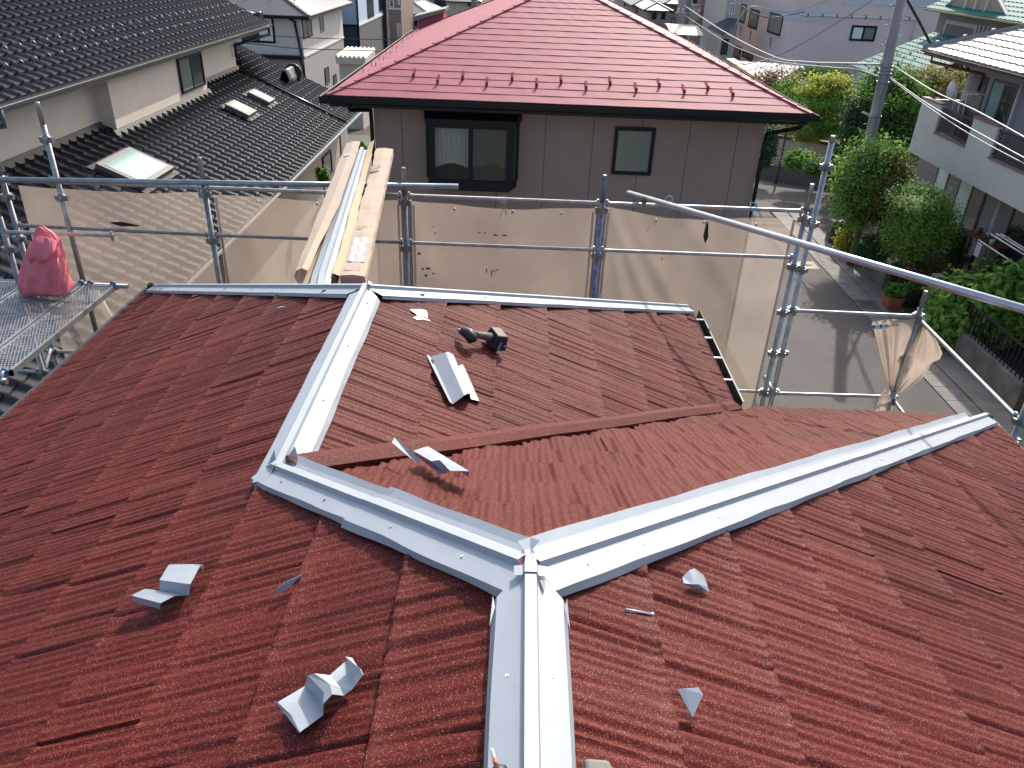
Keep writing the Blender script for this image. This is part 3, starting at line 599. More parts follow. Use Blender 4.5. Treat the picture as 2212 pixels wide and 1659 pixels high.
cl0 = cloth('mesh_sheet', 'beige see-through mesh sheet over the black tiled roof, behind the pink sack', 'mesh sheet', PX[0] + .08, PX[1] - .05, -2.06, -3.98, SY + .06, 1, group=G, folds=((.2, .6, .3, .5, .04, .02),))
cl1 = cloth('mesh_sheet', 'beige mesh sheet behind the two long cartons', 'mesh sheet', PX[1] + .05, PX[2] - .05, -2.07, -5.6, SY + .06, 2, group=G, folds=((.1, .3, .5, .5, .05, .03), (.85, .2, -.2, .4, .05, .02)))
cl2 = cloth('mesh_sheet', 'beige mesh sheet with black paint spots in the middle bay', 'mesh sheet', PX[2] + .05, PX[3] - .04, -2.07, -5.8, SY + .06, 3, group=G, folds=((.0, .1, .5, .3, .05, .03), (.3, .3, .4, .3, .03, .015)))
cl3 = cloth('mesh_sheet', 'beige mesh sheet with a torn slit and slanting folds, in the right-hand bay', 'mesh sheet', PX[3] + .05, PX[4] - .06, -2.07, -7.6, SY + .06, 4, group=G, sag=.06, nx=70, nz=70, folds=((.02, .05, 1.6, .35, .035, .05), (.1, .12, 2.1, .3, .05, .045), (.0, .2, .9, .5, .03, .03), (.42, .06, 2.4, .2, .05, .03), (.95, .3, -.9, .4, .03, .025)))
# eyelet hems
for o_, x0, x1 in ((cl1, PX[1], PX[2]), (cl2, PX[2], PX[3]), (cl3, PX[3], PX[4])):
    for u in ((.25, .55, .8) if o_ is not cl3 else (.28, .52, .78)):
        x = x0 + (x1 - x0) * u; mb = MB(); mb.tube([(x, SY + .045, -2.105 - (.05 if o_ is cl3 else .02)), (x, SY + .075, -2.105 - (.05 if o_ is cl3 else .02))], .010, 10); mb.build('eyelet', steel, o_)
    mb = MB(); n_ = 24; sg = .06 if o_ is cl3 else .03
    for k, xx in enumerate((x0 + .07, x1 - .07)): mb.box(xx - .012, xx + .012, SY + .05, SY + .054, -5.5, -2.1)
    mb.build('hem', mat('net_hem', (.52, .43, .35), .85), o_)
spots = [(1067, 585, 7, 3), (1074, 583, 5, 4), (1035, 502, 6, 3), (1048, 503, 5, 3), (1070, 508, 12, 4), (1090, 509, 10, 4), (905, 548, 9, 5), (913, 581, 7, 5), (925, 580, 12, 6), (936, 591, 5, 6), (920, 595, 6, 7), (1051, 585, 3, 12), (1062, 590, 3, 16), (940, 504, 3, 6), (934, 490, 3, 3)]
for i, (px, py, a, b_) in enumerate(spots):
    c = ony(px, py, SY + .047); mb = MB(); rr = random.Random(i); k = 7 / F
    mb.poly([c + V(a * k * .5 * math.cos(t_) * rr.uniform(.7, 1.2), 0, b_ * k * .5 * math.sin(t_) * rr.uniform(.7, 1.2)) for t_ in [j * math.pi / 5 for j in range(10)]], .002); mb.build('paint_spot', black, cl2)
mb = MB(); c = [ony(*p, SY + .045) for p in ((1527, 477), (1530, 482), (1530, 512), (1523, 527), (1519, 510), (1523, 492))]; mb.poly(c, .002); mb.build('slit_shade_patch', mat('slit_shadow', (.02, .02, .02), .9), cl3)  # flat dark patch, the shade inside the slit painted on the sheet
c = ony(270, 485, SY + .045); mb = MB(); mb.poly([ony(*p, SY + .045) for p in ((235, 480), (262, 479), (302, 487), (298, 489), (262, 489), (245, 484))], .002); mb.build('slit_shade_patch', MATS['slit_shadow'], cl0)
for i, (px, py, m_, nm) in enumerate(((868, 425, rp, 'grey'), (1298, 437, rp, 'grey'), (1088, 432, rp, 'g'), (1445, 432, rb, 'b'), (1628, 446, rb, 'b'))):
    p = ony(px, py, SY - .01); o = rope(p, m_, 'rope', '', i)
    tag(o, ['grey rope knotted round the post right of the cartons', 'grey rope knotted round the paint-stained post', 'short pale cord tying the middle sheet to the rail', 'blue twine knot just right of the rusty clamp', 'blue twine knot near the right end of the top rail'][i], 'rope')
# folded sheets at the right corner post
def drape(name, label, L_, R_, y, seed, folds=6, am=.035):
    rows = []; n_ = 26; m_ = 40
    def ip(P, t): k = t * (len(P) - 1); i = min(int(k), len(P) - 2); f = k - i; return (P[i][0] * (1 - f) + P[i + 1][0] * f, P[i][1] * (1 - f) + P[i + 1][1] * f)
    for j in range(n_ + 1):
        a = ip(L_, j / n_); b_ = ip(R_, j / n_); row = []
        for i in range(m_ + 1):
            u = i / m_; px = a[0] + (b_[0] - a[0]) * u; py = a[1] + (b_[1] - a[1]) * u + 2 * math.sin(u * 9 + seed)
            yy = y + am * math.sin(u * folds * 3.1 + seed + .8 * math.sin(j * .2)) * (.5 + .5 * math.sin(u * 4 + seed)) + .02 * math.sin(j * .3 + u * 3)
            row.append(ony(px, py, yy))
        rows.append(row)
    mb = MB(); mb.grid(rows); return tag(mb.build(name, net2), label, 'mesh sheet')
d1 = drape('mesh_sheet', 'bundled beige sheet with a white label strip, hanging left of the corner post', [(1883, 693), (1896, 740), (1905, 785), (1918, 838)], [(1978, 688), (1968, 725), (1950, 770), (1930, 842)], SY - .05, 1)
d2 = drape('mesh_sheet', 'bundled beige sheet hanging right of the corner post under the sloping rail', [(1990, 705), (1975, 735), (1955, 770), (1950, 790), (1945, 805), (1940, 820), (1934, 842)], [(2004, 712), (2024, 738), (2036, 765), (2030, 778), (2012, 786), (2000, 812), (1950, 852)], SY - .12, 2, am=.04)
d3 = drape('mesh_sheet', 'small end of beige sheet bundled at the foot of the corner post', [(1912, 838), (1900, 855), (1893, 880), (1888, 905)], [(1938, 838), (1935, 860), (1928, 880), (1925, 905)], SY - .06, 3)
LX = (onpl(1925, 703, ony(1885, 703, SY - .1), (0, 1, 0)) - ony(1885, 703, SY - .1)); 
yl = SY - .105; a_ = ony(1884, 712, yl); b_ = ony(1921, 709, yl); c_ = ony(1919.5, 699, yl); d_ = ony(1883, 701, yl)
mb = MB(); mb.poly([a_, b_, c_, d_], .003); ls = mb.build('label_strip', white, d1)
ex = (b_ - a_).normalized(); ez = (d_ - a_); hh_ = ez.length; ez = (ez - ex * ez.dot(ex)).normalized(); ny = ex.cross(ez)
def TM(p): return Matrix(((ex.x, ez.x, ny.x, p.x), (ex.y, ez.y, ny.y, p.y), (ex.z, ez.z, ny.z, p.z), (0, 0, 0, 1)))
W_ = (b_ - a_).length
textobj('lettering', '1.2mx4.3m', hh_ * .72, black, ls, TM(a_ + ex * W_ * .50 + ez * hh_ * .28 + ny * .001)); textobj('lettering', '= =', hh_ * .5, black, ls, TM(a_ + ex * W_ * .14 + ez * hh_ * .32 + ny * .001))
gr = mat('green_print', (.02, .25, .17), .6); mb = MB(); cc = a_ + ex * W_ * .42 + ez * hh_ * .5 + ny * .0012
mb.poly([cc + ex * (math.cos(t_) * hh_ * .42) + ez * (math.sin(t_) * hh_ * .45) for t_ in [-math.pi / 2 + k * math.pi / 10 for k in range(11)]], .001); mb.build('printed_mark', gr, ls)
mb = MB(); cc = a_ + ex * W_ * .06 + ez * hh_ * .5 + ny * .0012; mb.poly([cc + ex * (math.cos(t_) * hh_ * .3) + ez * (math.sin(t_) * hh_ * .36) for t_ in [k * math.pi / 5 for k in range(10)]], .001); mb.build('printed_mark', gr, ls)
tag(rope(ony(1990, 690, SY - .03), rp, 'rope', '', 9), 'grey rope knotted where the rails meet the corner post', 'rope')
tag(rope(ony(1930, 838, SY - .06), mat('bright_blue_twine', (.03, .15, .5), .6), 'rope', '', 10), 'bright blue cord round the foot of the bundled sheets', 'rope')
# ================================================================ LEFT DECK + SACK
DK = -2.77
dk = thing('scaffold_deck', (-4.1, 5.6, DK), 'steel mesh walking deck under the pink sack, left of the roof', 'scaffold deck')
meshm = mat('bright_mesh', (.46, .49, .51), .4, .6)
blue = mat('blue_paint', (.02, .10, .32), .45)
def plank(x0, x1, y0, y1, par):
    mb = MB()
    for x in (x0 + .012, x1 - .012): mb.box(x - .012, x + .012, y0, y1, DK - .045, DK)
    mb.box(x0, x1, y1 - .02, y1, DK - .045, DK); mb.box(x0, x1, y0, y0 + .02, DK - .045, DK); mb.build('frame', steel, par)
    mb = MB(); y = y0 + .15
    k = 0
    while y < y1 - .1: mb.bar((x0 + .02, y, DK - .03), (x1 - .02, y + .10 * (1 if k % 2 else -1), DK - .03), .03, .012); y += .15; k += 1
    mb.build('cross_brace', steel_d, par)
    mb = MB(); w_ = x1 - x0 - .04; st = .055; xa, xb = x0 + .022, x1 - .022; sl_ = .5
    for sgn in (1, -1):      # expanded-metal strands clipped to the frame
        n0 = int((y1 - y0) / st) + int(w_ / sl_ / st) + 2
        for i in range(-int(w_ * 2.2 / st) - 2, n0):
            ya = y0 + .02 + i * st; pts = []
            s = 2.2 * sgn
            # line y = ya + s*(x-xa) (+ shift for negative slopes)
            yy0 = ya + (w_ * 2.2 if sgn < 0 else 0); lo, hi = 0, w_
            # clip to y0..y1
            if s > 0: lo = max(0, (y0 + .02 - yy0) / s); hi = min(w_, (y1 - .02 - yy0) / s)
            else: lo = max(0, (y1 - .02 - yy0) / s); hi = min(w_, (y0 + .02 - yy0) / s)
            if hi - lo > .01: mb.bar((xa + lo, yy0 + s * lo, DK - .006), (xa + hi, yy0 + s * hi, DK - .006), .0045, .003)
    mb.build('mesh_panel', meshm, par)
    for x in (x0 + .04, x1 - .03):
        for y, sg in ((y1, 1), (y0, -1)):
            mb = MB(); mb.tube([(x, y - sg * .01, DK - .01), (x, y + sg * .045, DK + .012), (x, y + sg * .075, DK - .015), (x, y + sg * .08, DK - .075)], [.014, .013, .013, .010], 8); h_ = mb.build('hook', meshm, par)
            mb = MB(); mb.tube([(x, y + sg * .01, DK + .004), (x, y + sg * .035, DK + .014)], .021, 10); mb.build('hook_collar', blue, h_)
plank(-3.86, -3.585, 4.78, 6.38, dk); 
dk2 = thing('scaffold_deck', (-4.3, 5.6, DK), 'wide steel mesh deck at the left frame edge, carrying the pink sack', 'scaffold deck'); dk['label'] = 'narrow steel mesh deck nearest the roof edge, right of the sack'
plank(-4.36, -3.875, 4.78, 6.38, dk2)
dk3 = thing('scaffold_deck', (-4.6, 5.6, DK), 'steel mesh deck cut by the left edge of the picture, left of the sack', 'scaffold deck'); plank(-4.84, -4.375, 4.78, 6.38, dk3)
dk4 = thing('scaffold_deck', (-4.1, 4, DK), 'end of the next pale deck at the left edge below the hooks', 'scaffold deck'); plank(-4.1, -3.63, 3.0, 4.66, dk4)
mb = MB(); mb.tube([(-5.2, 6.44, DK - .03), (-3.50, 6.44, DK - .03)], .0215, 12); mb.build('ledger', steel, scaf)
mb = MB(); mb.tube([(-5.2, 4.70, DK - .04), (-3.58, 4.70, DK - .04)], .0215, 12); mb.build('ledger', steel, scaf)
mb = MB(); a = ony(185, 610, 6.5); b = ony(265, 735, 7.3); mb.tube([ony(195, 610, 7.3), ony(262, 732, 7.3)], .035, 12); tag(mb.build('drain_pipe', beigew), 'cream pipe seen through the sheet beyond the deck end', 'pipe')
# sack
sk = mat('pink_sack', (.70, .16, .20), .55, noise=.1, nscale=7, bump=.5, bscale=11, bdist=.02, detail=3)
ringd = [(0, .185, .10, 0, .0), (.03, .235, .14, .0, -.0), (.10, .225, .15, .0, 0), (.19, .205, .145, .015, 0), (.30, .175, .12, .045, 0), (.39, .145, .09, .08, 0), (.46, .115, .06, .11, 0), (.52, .085, .035, .10, 0), (.56, .045, .02, .09, 0), (.575, .012, .008, .085, 0)]
rows = []; sc0 = V(-4.07, 6.17, DK + .004)
ringd = [(a_ * 1.04, b_ * .88, c_, d_, e_) for a_, b_, c_, d_, e_ in ringd]
zs = np.linspace(0, 1, 40)
for t_ in zs:
    kk = t_ * (len(ringd) - 1); i = min(int(kk), len(ringd) - 2); f = kk - i; R0 = [ringd[i][j] * (1 - f) + ringd[i + 1][j] * f for j in range(5)]
    row = []
    for j in range(73):
        a = j / 72 * 2 * math.pi; c_, s_ = math.cos(a), math.sin(a); e = .72
        x = math.copysign(abs(c_) ** e, c_) * R0[1]; y = math.copysign(abs(s_) ** e, s_) * R0[2]
        fold = .007 * math.sin(a * 5 + t_ * 9) + .006 * abs(math.sin(a * 8 + t_ * 17)) * t_ + .003 * math.sin(t_ * 40 + a * 3) + .006 * math.sin(a * 11 - t_ * 14) + .005 * math.sin(a * 17 + t_ * 4) * t_ + .010 * math.sin(t_ * 26 + a * 2.0) * max(0, t_ - .5)
        if t_ < .14: x *= 1 + .18 * (1 - t_ / .14) * max(0, -c_) ** 3
        row.append(sc0 + V(x * (1 + fold * 4) + R0[3], y * (1 + fold * 6), R0[0] * (1.0) + .006 * math.sin(a * 3)))
    rows.append(row)
sack = thing('sack', sc0, 'full pink-red rubble sack standing on the steel mesh deck', 'sack'); mb = MB(); mb.grid(rows); mb.build('bag', sk, sack)
mb = MB(); rows = []
for i in range(13):
    u = i / 12; rows.append([sc0 + V(-.01 + .24 * u + .01 * math.sin(u * 9), -.05 - .03 * math.sin(u * 3.14), .46 + .07 * math.sin(u * 3) + .02 * u), sc0 + V(-.03 + .25 * u, -.10 - .05 * math.sin(u * 3.1), .40 + .03 * math.sin(u * 7)), sc0 + V(-.0 + .22 * u, -.125 - .02 * math.sin(u * 3.14), .31 + .08 * u + .03 * math.sin(u * 8))])
mb.grid(rows); mb.build('folded_neck', sk, sack, solid=.003)
mb = MB(); mb.tube([sc0 + V(.20, -.06, .34), sc0 + V(.205, -.08, .30), sc0 + V(.19, -.09, .26)], .003, 5); mb.build('tie_string', white, sack)
# ================================================================ CARTONS
yb, yt = 4.95, 7.62
def cpt(px, py, y): return ony(px, py, y)
def zc(y): return -2.08 + (y - yb) * (.27 / (yt - yb))
def xat(px, y):      # x where pixel column px crosses the carton's resting plane
    v = None
    for py in np.arange(300, 640, 1.0):
        p = ony(px, py, y)
        if p.z < zc(y): return p.x
    return ony(px, 600, y).x
c1 = thing('carton', (-1.5, 6.2, -2), 'long opened cardboard carton holding white flashings, left of the pair', 'carton')
L0, R0_, L1, R1 = xat(640, yb), xat(733, yb), ony(750, 350, yt).x, ony(808, 345, yt).x
def X1(u, y): t_ = (y - yb) / (yt - yb); return (L0 + (R0_ - L0) * u) * (1 - t_) + (L1 + (R1 - L1) * u) * t_
NS = 30; ysn = [yb + (yt - yb) * i / NS for i in range(NS + 1)]
def wob_(i, s): return .006 * math.sin(i * .9 + s) + .004 * math.sin(i * 2.3 + s * 2)
mb = MB(); rows = []
for i, y in enumerate(ysn):
    z = zc(y); f_ = i / NS; wfl = .30 + .24 * min(1, f_ * 2.2)
    rows.append([V(X1(.95, y), y, z), V(X1(.05, y), y, z), V(X1(-.03, y), y, z + .05), V(X1(.02, y) + wob_(i, 2) * .4, y, z + .09), V(X1(.02 + wfl * .5, y), y, z + .112), V(X1(wfl, y) + wob_(i * .5, 3) * .5, y, z + .115 - .02 * (1 - f_) ** 3)])
mb.grid(rows, False); mb.build('box_flap', cardb, c1, solid=.005)
mb = MB(); rows = []
for i, y in enumerate(ysn):
    z = zc(y); f_ = i / NS; o_ = 1.10 - .06 * f_ if i != 13 else 1.05
    rows.append([V(X1(.88, y), y, z + .004), V(X1(.88, y) + wob_(i * .5, 5) * .5, y, z + .085 + .02 * f_), V(X1(o_, y) + wob_(i * .4, 5) * .5, y, z + .06 + .07 * f_ ** 2)])
mb.grid(rows, False); mb.build('box_side', cardi, c1, solid=.005)
mb = MB(); rows = []
for i, y in enumerate(ysn[:-1]):
    z = zc(y) + .03; rows.append([V(X1(a_, y), y, z + h_) for a_, h_ in ((.34, -.02), (.38, .03), (.54, .036), (.57, .062), (.68, .062), (.705, .036), (.84, .03))])
rows.insert(0, [p + V(.045, -.30, -.02) for p in rows[0]])
mb.grid(rows, False); o = mb.build('flashing_bundle', flash, solid=.0015); tag(o, 'white ridge flashing lengths lying inside the open carton', 'metal flashing')
mb = MB(); y = 7.2; mb.poly([V(X1(.12, y), y, zc(y) + .108), V(X1(.32, y), y, zc(y) + .122), V(X1(.32, y + .1), y + .1, zc(y) + .126), V(X1(.12, y + .1), y + .1, zc(y) + .112)], .002); mb.build('sticker', mat('pale_blue_sticker', (.42, .48, .62), .6), c1)
c2 = thing('carton', (-1.1, 6.2, -2), 'long closed flat cardboard carton with silver tape, right of the pair', 'carton')
a0, b0, a1, b1 = xat(738, yb), xat(790, yb), ony(815, 350, yt - .05).x, ony(850, 350, yt - .05).x
def X2(u, y): t_ = (y - yb) / (yt - .05 - yb); return (a0 + (b0 - a0) * u) * (1 - t_) + (a1 + (b1 - a1) * u) * t_
mb = MB(); rows = []
for i in range(NS + 1):
    y = yb + (yt - .05 - yb) * i / NS; z = zc(y) + .01
    rows.append([V(X2(-.02, y), y, z), V(X2(-.04, y) + wob_(i, 4), y, z + .045), V(X2(.0, y) + wob_(i, 4), y, z + .062 - .015 * math.exp(-((i - 23) / 2) ** 2)), V(X2(.5, y), y, z + .066 + wob_(i, 7) * .5), V(X2(.97, y) + wob_(i, 6) * .6, y, z + .062), V(X2(1.0, y) + wob_(i, 6) * .6, y, z + .052), V(X2(1.02, y), y, z)])
mb.grid(rows, False); mb.add([rows[-1][k] for k in range(7)], [(0, 1, 2, 3, 4, 5, 6)]); mb.add([rows[0][k] for k in range(7)], [(6, 5, 4, 3, 2, 1, 0)]); mb.build('box', cardb, c2)
def patch(u0, u1, y0, y1, dz, m, nm, par, wr=0):
    mb = MB(); rows = []
    for i in range(9):
        y = y0 + (y1 - y0) * i / 8; rows.append([V(X2(u0 + (u1 - u0) * j / 8, y), y, zc(y) + .079 + dz + wr * (math.sin(i * 2.1 + j) + math.sin(j * 1.7))) for j in range(9)])
    mb.grid(rows, False); return mb.build(nm, m, par)
patch(.12, .84, 5.15, 5.55, .0, mat('clear_tape', (.55, .50, .46), .12, .35, bump=.6, bscale=40), 'tape', c2, .0012)
patch(.15, .6, 5.7, 5.76, -.001, mat('faded_print', (.40, .28, .2), .8), 'printed_mark', c2)
patch(.1, .75, 5.02, 5.1, -.001, mat('faded_print_pink', (.52, .36, .30), .8), 'printed_mark', c2)
mb = MB(); y = 6.95; mb.grid([[V(X2(.05, y), y, zc(y) + .085), V(X2(.62, y + .02), y + .02, zc(y) + .11)], [V(X2(.0, y + .07), y + .07, zc(y) + .09), V(X2(.55, y + .06), y + .06, zc(y) + .115)]], False); mb.build('torn_flap', mat('torn_card', (.42, .38, .33), .9), c2, solid=.003)
# ================================================================ BROWN HOUSE
def nodes_phase(m, ph, pitch):
    for n_ in m.node_tree.nodes:
        if n_.type == 'MATH' and n_.operation == 'ADD' and not n_.inputs[1].is_linked: n_.inputs[1].default_value = 1000 * pitch - ph
        if n_.type == 'MATH' and n_.operation == 'MODULO': n_.inputs[1].default_value = pitch
WY = 12.2; xj = ony(868, 300, WY).x
brownw = siding('brown_panel_wall', (.275, .215, .19), .7365, True, .35); nodes_phase(brownw, (xj + WY) % .7365, .7365)
bh = thing('house', (.68, 16, GZ), 'brown panelled house with a glossy red hip roof and black bay window', 'house')
BX0, BX1, BY0, BZ, bq = -2.77, 4.13, 11.5, -1.93, .413
bw = (BX1 - BX0) / 2; bxm = (BX0 + BX1) / 2; BY1 = 21.5; bc = 1 / math.sqrt(1 + bq * bq); bs = bq * bc; BA = BZ + bq * bw
wl, wr = ony(807, 240, WY).x, ony(1653, 270, WY).x
mb = MB(); mb.box(wl, wr, WY, BY1 - .7, GZ - .6, BZ - .16); mb.build('wall', brownw, bh)
def shing(seed):
    def h(u, k, t): return .0012 * n1(u, seed + k, .35) + .0008 * n1(u, seed * 3 + k, .9)
    return h
def rfl(p0, U_, V_, N_2, u0, u1, ins, nc, seed, du=.12):
    L_ = bw / bc; return course_roof('roof_slope', p0, U_, V_, N_2, u0, u1, list(np.linspace(0, L_, nc + 1)), ins, shing(seed), du, redshing, bh, .009, 2, smooth=False)
AY = BY0 + bw; FY = BY1 - bw
def hipclip(p0, U_, V_, N_2, tri, seed, ulen, nc=20):
    # each course one strip trimmed exactly to the hips
    mb = MB(); L_ = bw / bc
    for k in range(nc):
        va, vb = L_ * k / nc, L_ * (k + 1) / nc; n_ = 26
        for (v0, v1, la, lb) in ((va, vb, 0, .011),):
            rows = []
            for v, l in ((v0, 0.0), (v1, .0065), (v1 + .001, -.003)):
                hu = v * bc; ua, ub = -ulen / 2 - hu, ulen / 2 + hu
                rows.append([Vector(p0) + Vector(U_) * (ua + (ub - ua) * i / n_) + Vector(V_) * v + Vector(N_2) * (l + (.0016 * math.sin(i * 1.7 + k * 2.1) if l else 0)) for i in range(n_ + 1)])
            mb.grid(rows, False)
    o = mb.build('roof_slope', redshing, bh)
    return o
mid_y = (AY + FY) / 2
hipclip((bxm, AY, BA), (1, 0, 0), (0, -bc, -bs), (0, -bs, bc), True, 1, 0)
hipclip((bxm, mid_y, BA), (0, 1, 0), (-bc, 0, -bs), (-bs, 0, bc), False, 2, FY - AY)
hipclip((bxm, mid_y, BA), (0, -1, 0), (bc, 0, -bs), (bs, 0, bc), False, 3, FY - AY)
hipclip((bxm, FY, BA), (-1, 0, 0), (0, bc, -bs), (0, bs, bc), True, 4, 0)
for (a, b) in (((BX0, BY0, BZ), (bxm, AY, BA)), ((BX1, BY0, BZ), (bxm, AY, BA)), ((bxm, AY, BA), (bxm, FY, BA)), ((BX0, BY1, BZ), (bxm, FY, BA)), ((BX1, BY1, BZ), (bxm, FY, BA))):
    a = Vector(a) + V(0, 0, .012); b = Vector(b) + V(0, 0, .012); mb = MB(); n_ = 20
    for i in range(n_): p, r_ = a.lerp(b, i / n_), a.lerp(b, (i + 1.04) / n_); mb.bar(p + V(0, 0, .002), r_ + V(0, 0, -.008), .07, .01)
    mb.build('hip_cap', redshing, bh)
# eave soffit, fascia, gutter
mb = MB(); z0 = BZ - .15
mb.box(BX0 + .03, BX1 - .03, BY0 + .03, BY1 - .03, z0, z0 + .02); mb.box(BX0 + .02, BX1 - .02, BY0 + .02, BY0 + .05, z0 - .01, BZ - .02); mb.box(BX0 + .02, BX0 + .05, BY0 + .06, BY1, z0 - .01, BZ - .02); mb.box(BX1 - .05, BX1 - .02, BY0 + .06, BY1, z0 - .01, BZ - .02); mb.build('soffit', gutterm, bh)
gp = [(.0, .0), (-.012, -.07), (-.05, -.10), (-.095, -.07), (-.105, .0), (-.112, .004), (-.112, -.01)]
mb = MB(); mb.grid([[(x, BY0 + .02 + a, BZ - .012 + b) for a, b in gp] for x in (BX0 - .1, BX1 + .1)], False); mb.add([(BX0 - .1, BY0 + .02 + a, BZ - .012 + b) for a, b in gp[:5]], [(0, 1, 2, 3, 4)]); mb.add([(BX1 + .1, BY0 + .02 + a, BZ - .012 + b) for a, b in gp[:5]], [(0, 1, 2, 3, 4)]); mb.build('gutter', gutterm, bh, solid=.004)
for sx, X_ in ((-1, BX0), (1, BX1)): mb = MB(); mb.grid([[(X_ + sx * (-a) - sx * .02, y, BZ - .012 + b) for a, b in gp] for y in (BY0 - .06, BY1)], False); mb.build('gutter', gutterm, bh, solid=.004)
for sx, X_ in ((-1, wl - .035), (1, wr + .035)):
    mb = MB(); gx = BX0 + .3 if sx < 0 else BX1 - .1; mb.tube([(gx, BY0 - .03, BZ - .1), (gx, BY0 + .05, BZ - .2), (X_, WY - .05, BZ - .42 if sx > 0 else BZ - .3), (X_, WY - .02, BZ - .6), (X_, WY - .02, GZ)], .032, 10); mb.build('downpipe', gutterm, bh)
nrm = V(0, -bs, bc); pl0 = V(bxm, BY0, BZ)
for px, py in ((893, 168), (945, 182), (999, 173), (1051, 187), (1106, 176), (1159, 189), (1212, 181), (1266, 195), (1318, 185), (1374, 199), (1424, 189), (1478, 203), (1529, 195), (1583, 209)):
    p = onpl(px, py, pl0, nrm); mb = MB(); mb.box(p.x - .019, p.x + .019, p.y - .006, p.y, p.z - .01, p.z + .06); mb.bar(p + V(0, .0, .008), p + V(0, .22, .22 * bq + .008), .036, .004); mb.build('snow_guard', mat('guard_red', (.26, .045, .04), .8, spec=.1), bh)
nl2 = V(-bs, 0, bc); pl1 = V(BX0, 16, BZ)
for x, y in ((320, 950), (430, 870), (485, 870), (530, 790), (585, 790), (620, 715), (675, 715), (700, 645), (750, 645), (775, 590), (825, 575), (840, 535), (890, 520), (905, 480), (955, 480), (965, 435), (1015, 425)):
    p = onpl(731.5 + .1653 * x, .1653 * y, pl1, nl2); mb = MB(); mb.bar(p + V(0, 0, 0), p + V(0, 0, .07), .008, .022, (0, 1, 0)); mb.bar(p, p + V(.14, 0, .14 * bq + .004), .02, .005); mb.build('snow_guard', MATS['guard_red'], bh)
for i in range(12):
    for dx in (0, .35):
        y = 12.4 + i * .75 + dx * .6; x = BX1 - .45 - dx * .5; z = BZ + bq * (BX1 - x); mb = MB(); mb.bar((x, y, z), (x, y, z + .08), .008, .022, (0, 1, 0)); mb.bar((x, y, z), (x - .14, y, z + .14 * bq + .004), .02, .005); mb.build('snow_guard', MATS['guard_red'], bh)
# roof vent hood on the left slope
A = onpl(914, 60, pl1, nl2); B = onpl(983, 28, pl1, nl2); mb = MB(); xx = A.x; y0, y1 = A.y, B.y; zz = A.z
mb.hexa([(xx - .1, y0, zz - .05), (xx + .5, y0, zz + .16), (xx + .5, y1, zz + .16), (xx - .1, y1, zz - .05), (xx - .12, y0, zz + .17), (xx + .5, y0, zz + .38), (xx + .5, y1, zz + .38), (xx - .12, y1, zz + .17)]); vh = mb.build('roof_hood', redshing, bh)
mb = MB(); mb.hexa([(xx - .22, y0 - .1, zz + .14), (xx + .55, y0 - .1, zz + .38), (xx + .55, y1 + .1, zz + .38), (xx - .22, y1 + .1, zz + .14), (xx - .22, y0 - .1, zz + .25), (xx + .55, y0 - .1, zz + .45), (xx + .55, y1 + .1, zz + .45), (xx - .22, y1 + .1, zz + .25)]); mb.build('hood_top', mat('green_grey_metal', (.17, .21, .20), .4, .2), vh)
# generic window
def pane_rect(parent, name, m, axis, pl, a0, a1, z0, z1, th=.01):
    mb = MB()
    if axis == 'y': mb.box(a0, a1, pl - th / 2, pl + th / 2, z0, z1)
    else: mb.box(pl - th / 2, pl + th / 2, a0, a1, z0, z1)
    return mb.build(name, m, parent)
def window(parent, axis, pl, out, a0, a1, z0, z1, n=2, fm=None, gm=None, fw=.05, curt=False, depth=.05, gmats=None):
    """framed window standing proud of its wall; out = +1/-1 outward direction along the axis"""
    fm = fm or darkf; gm = gm or glass; a0, a1 = sorted((a0, a1)); z0, z1 = sorted((z0, z1)); mb = MB(); f0 = pl - out * .02; f1 = pl + out * depth
    def B(x0, x1, p, r, q0, q1): mb.box(*((x0, x1, p, r, q0, q1) if axis == 'y' else (p, r, x0, x1, q0, q1)))
    B(a0, a1, f0, f1, z0, z0 + fw); B(a0, a1, f0, f1, z1 - fw, z1); B(a0, a0 + fw, f0, f1, z0 + fw, z1 - fw); B(a1 - fw, a1, f0, f1, z0 + fw, z1 - fw)
    for i in range(1, n): c = a0 + (a1 - a0) * i / n; B(c - fw / 2, c + fw / 2, f0, f1 - out * .008, z0 + fw, z1 - fw)
    o = mb.build('window', fm, parent)
    for i in range(n):
        s_, e_ = a0 + (a1 - a0) * i / n, a0 + (a1 - a0) * (i + 1) / n; g_ = gmats[i] if gmats else gm
        pane_rect(o, 'pane', g_, axis, pl + out * (depth * .5), s_ + fw * .55, e_ - fw * .55, z0 + fw * .9, z1 - fw * .9, .008)
    return o
def wy(parent, pl, r, **k):   # window on a wall facing the camera, from its pixel box
    x0, y0, x1, y1 = r; ym = (y0 + y1) / 2; xm = (x0 + x1) / 2; return window(parent, 'y', pl, -1, ony(x0, ym, pl).x, ony(x1, ym, pl).x, ony(xm, y1, pl).z, ony(xm, y0, pl).z, **k)
def wx(parent, pl, out, xa, yt_, yb_, xb, **k):   # on a side wall: near/far column and top/bottom at column xa
    ym = (yt_ + yb_) / 2; return window(parent, 'x', pl, out, onx(xa, ym, pl).y, onx(xb, ym + (xb - xa) * ((ym + 115) / (xa - 1145)), pl).y, onx(xa, yb_, pl).z, onx(xa, yt_, pl).z, **k)
wy(bh, WY, (1324, 274, 1411, 377), n=1, gm=glassg, fw=.055, depth=.04)
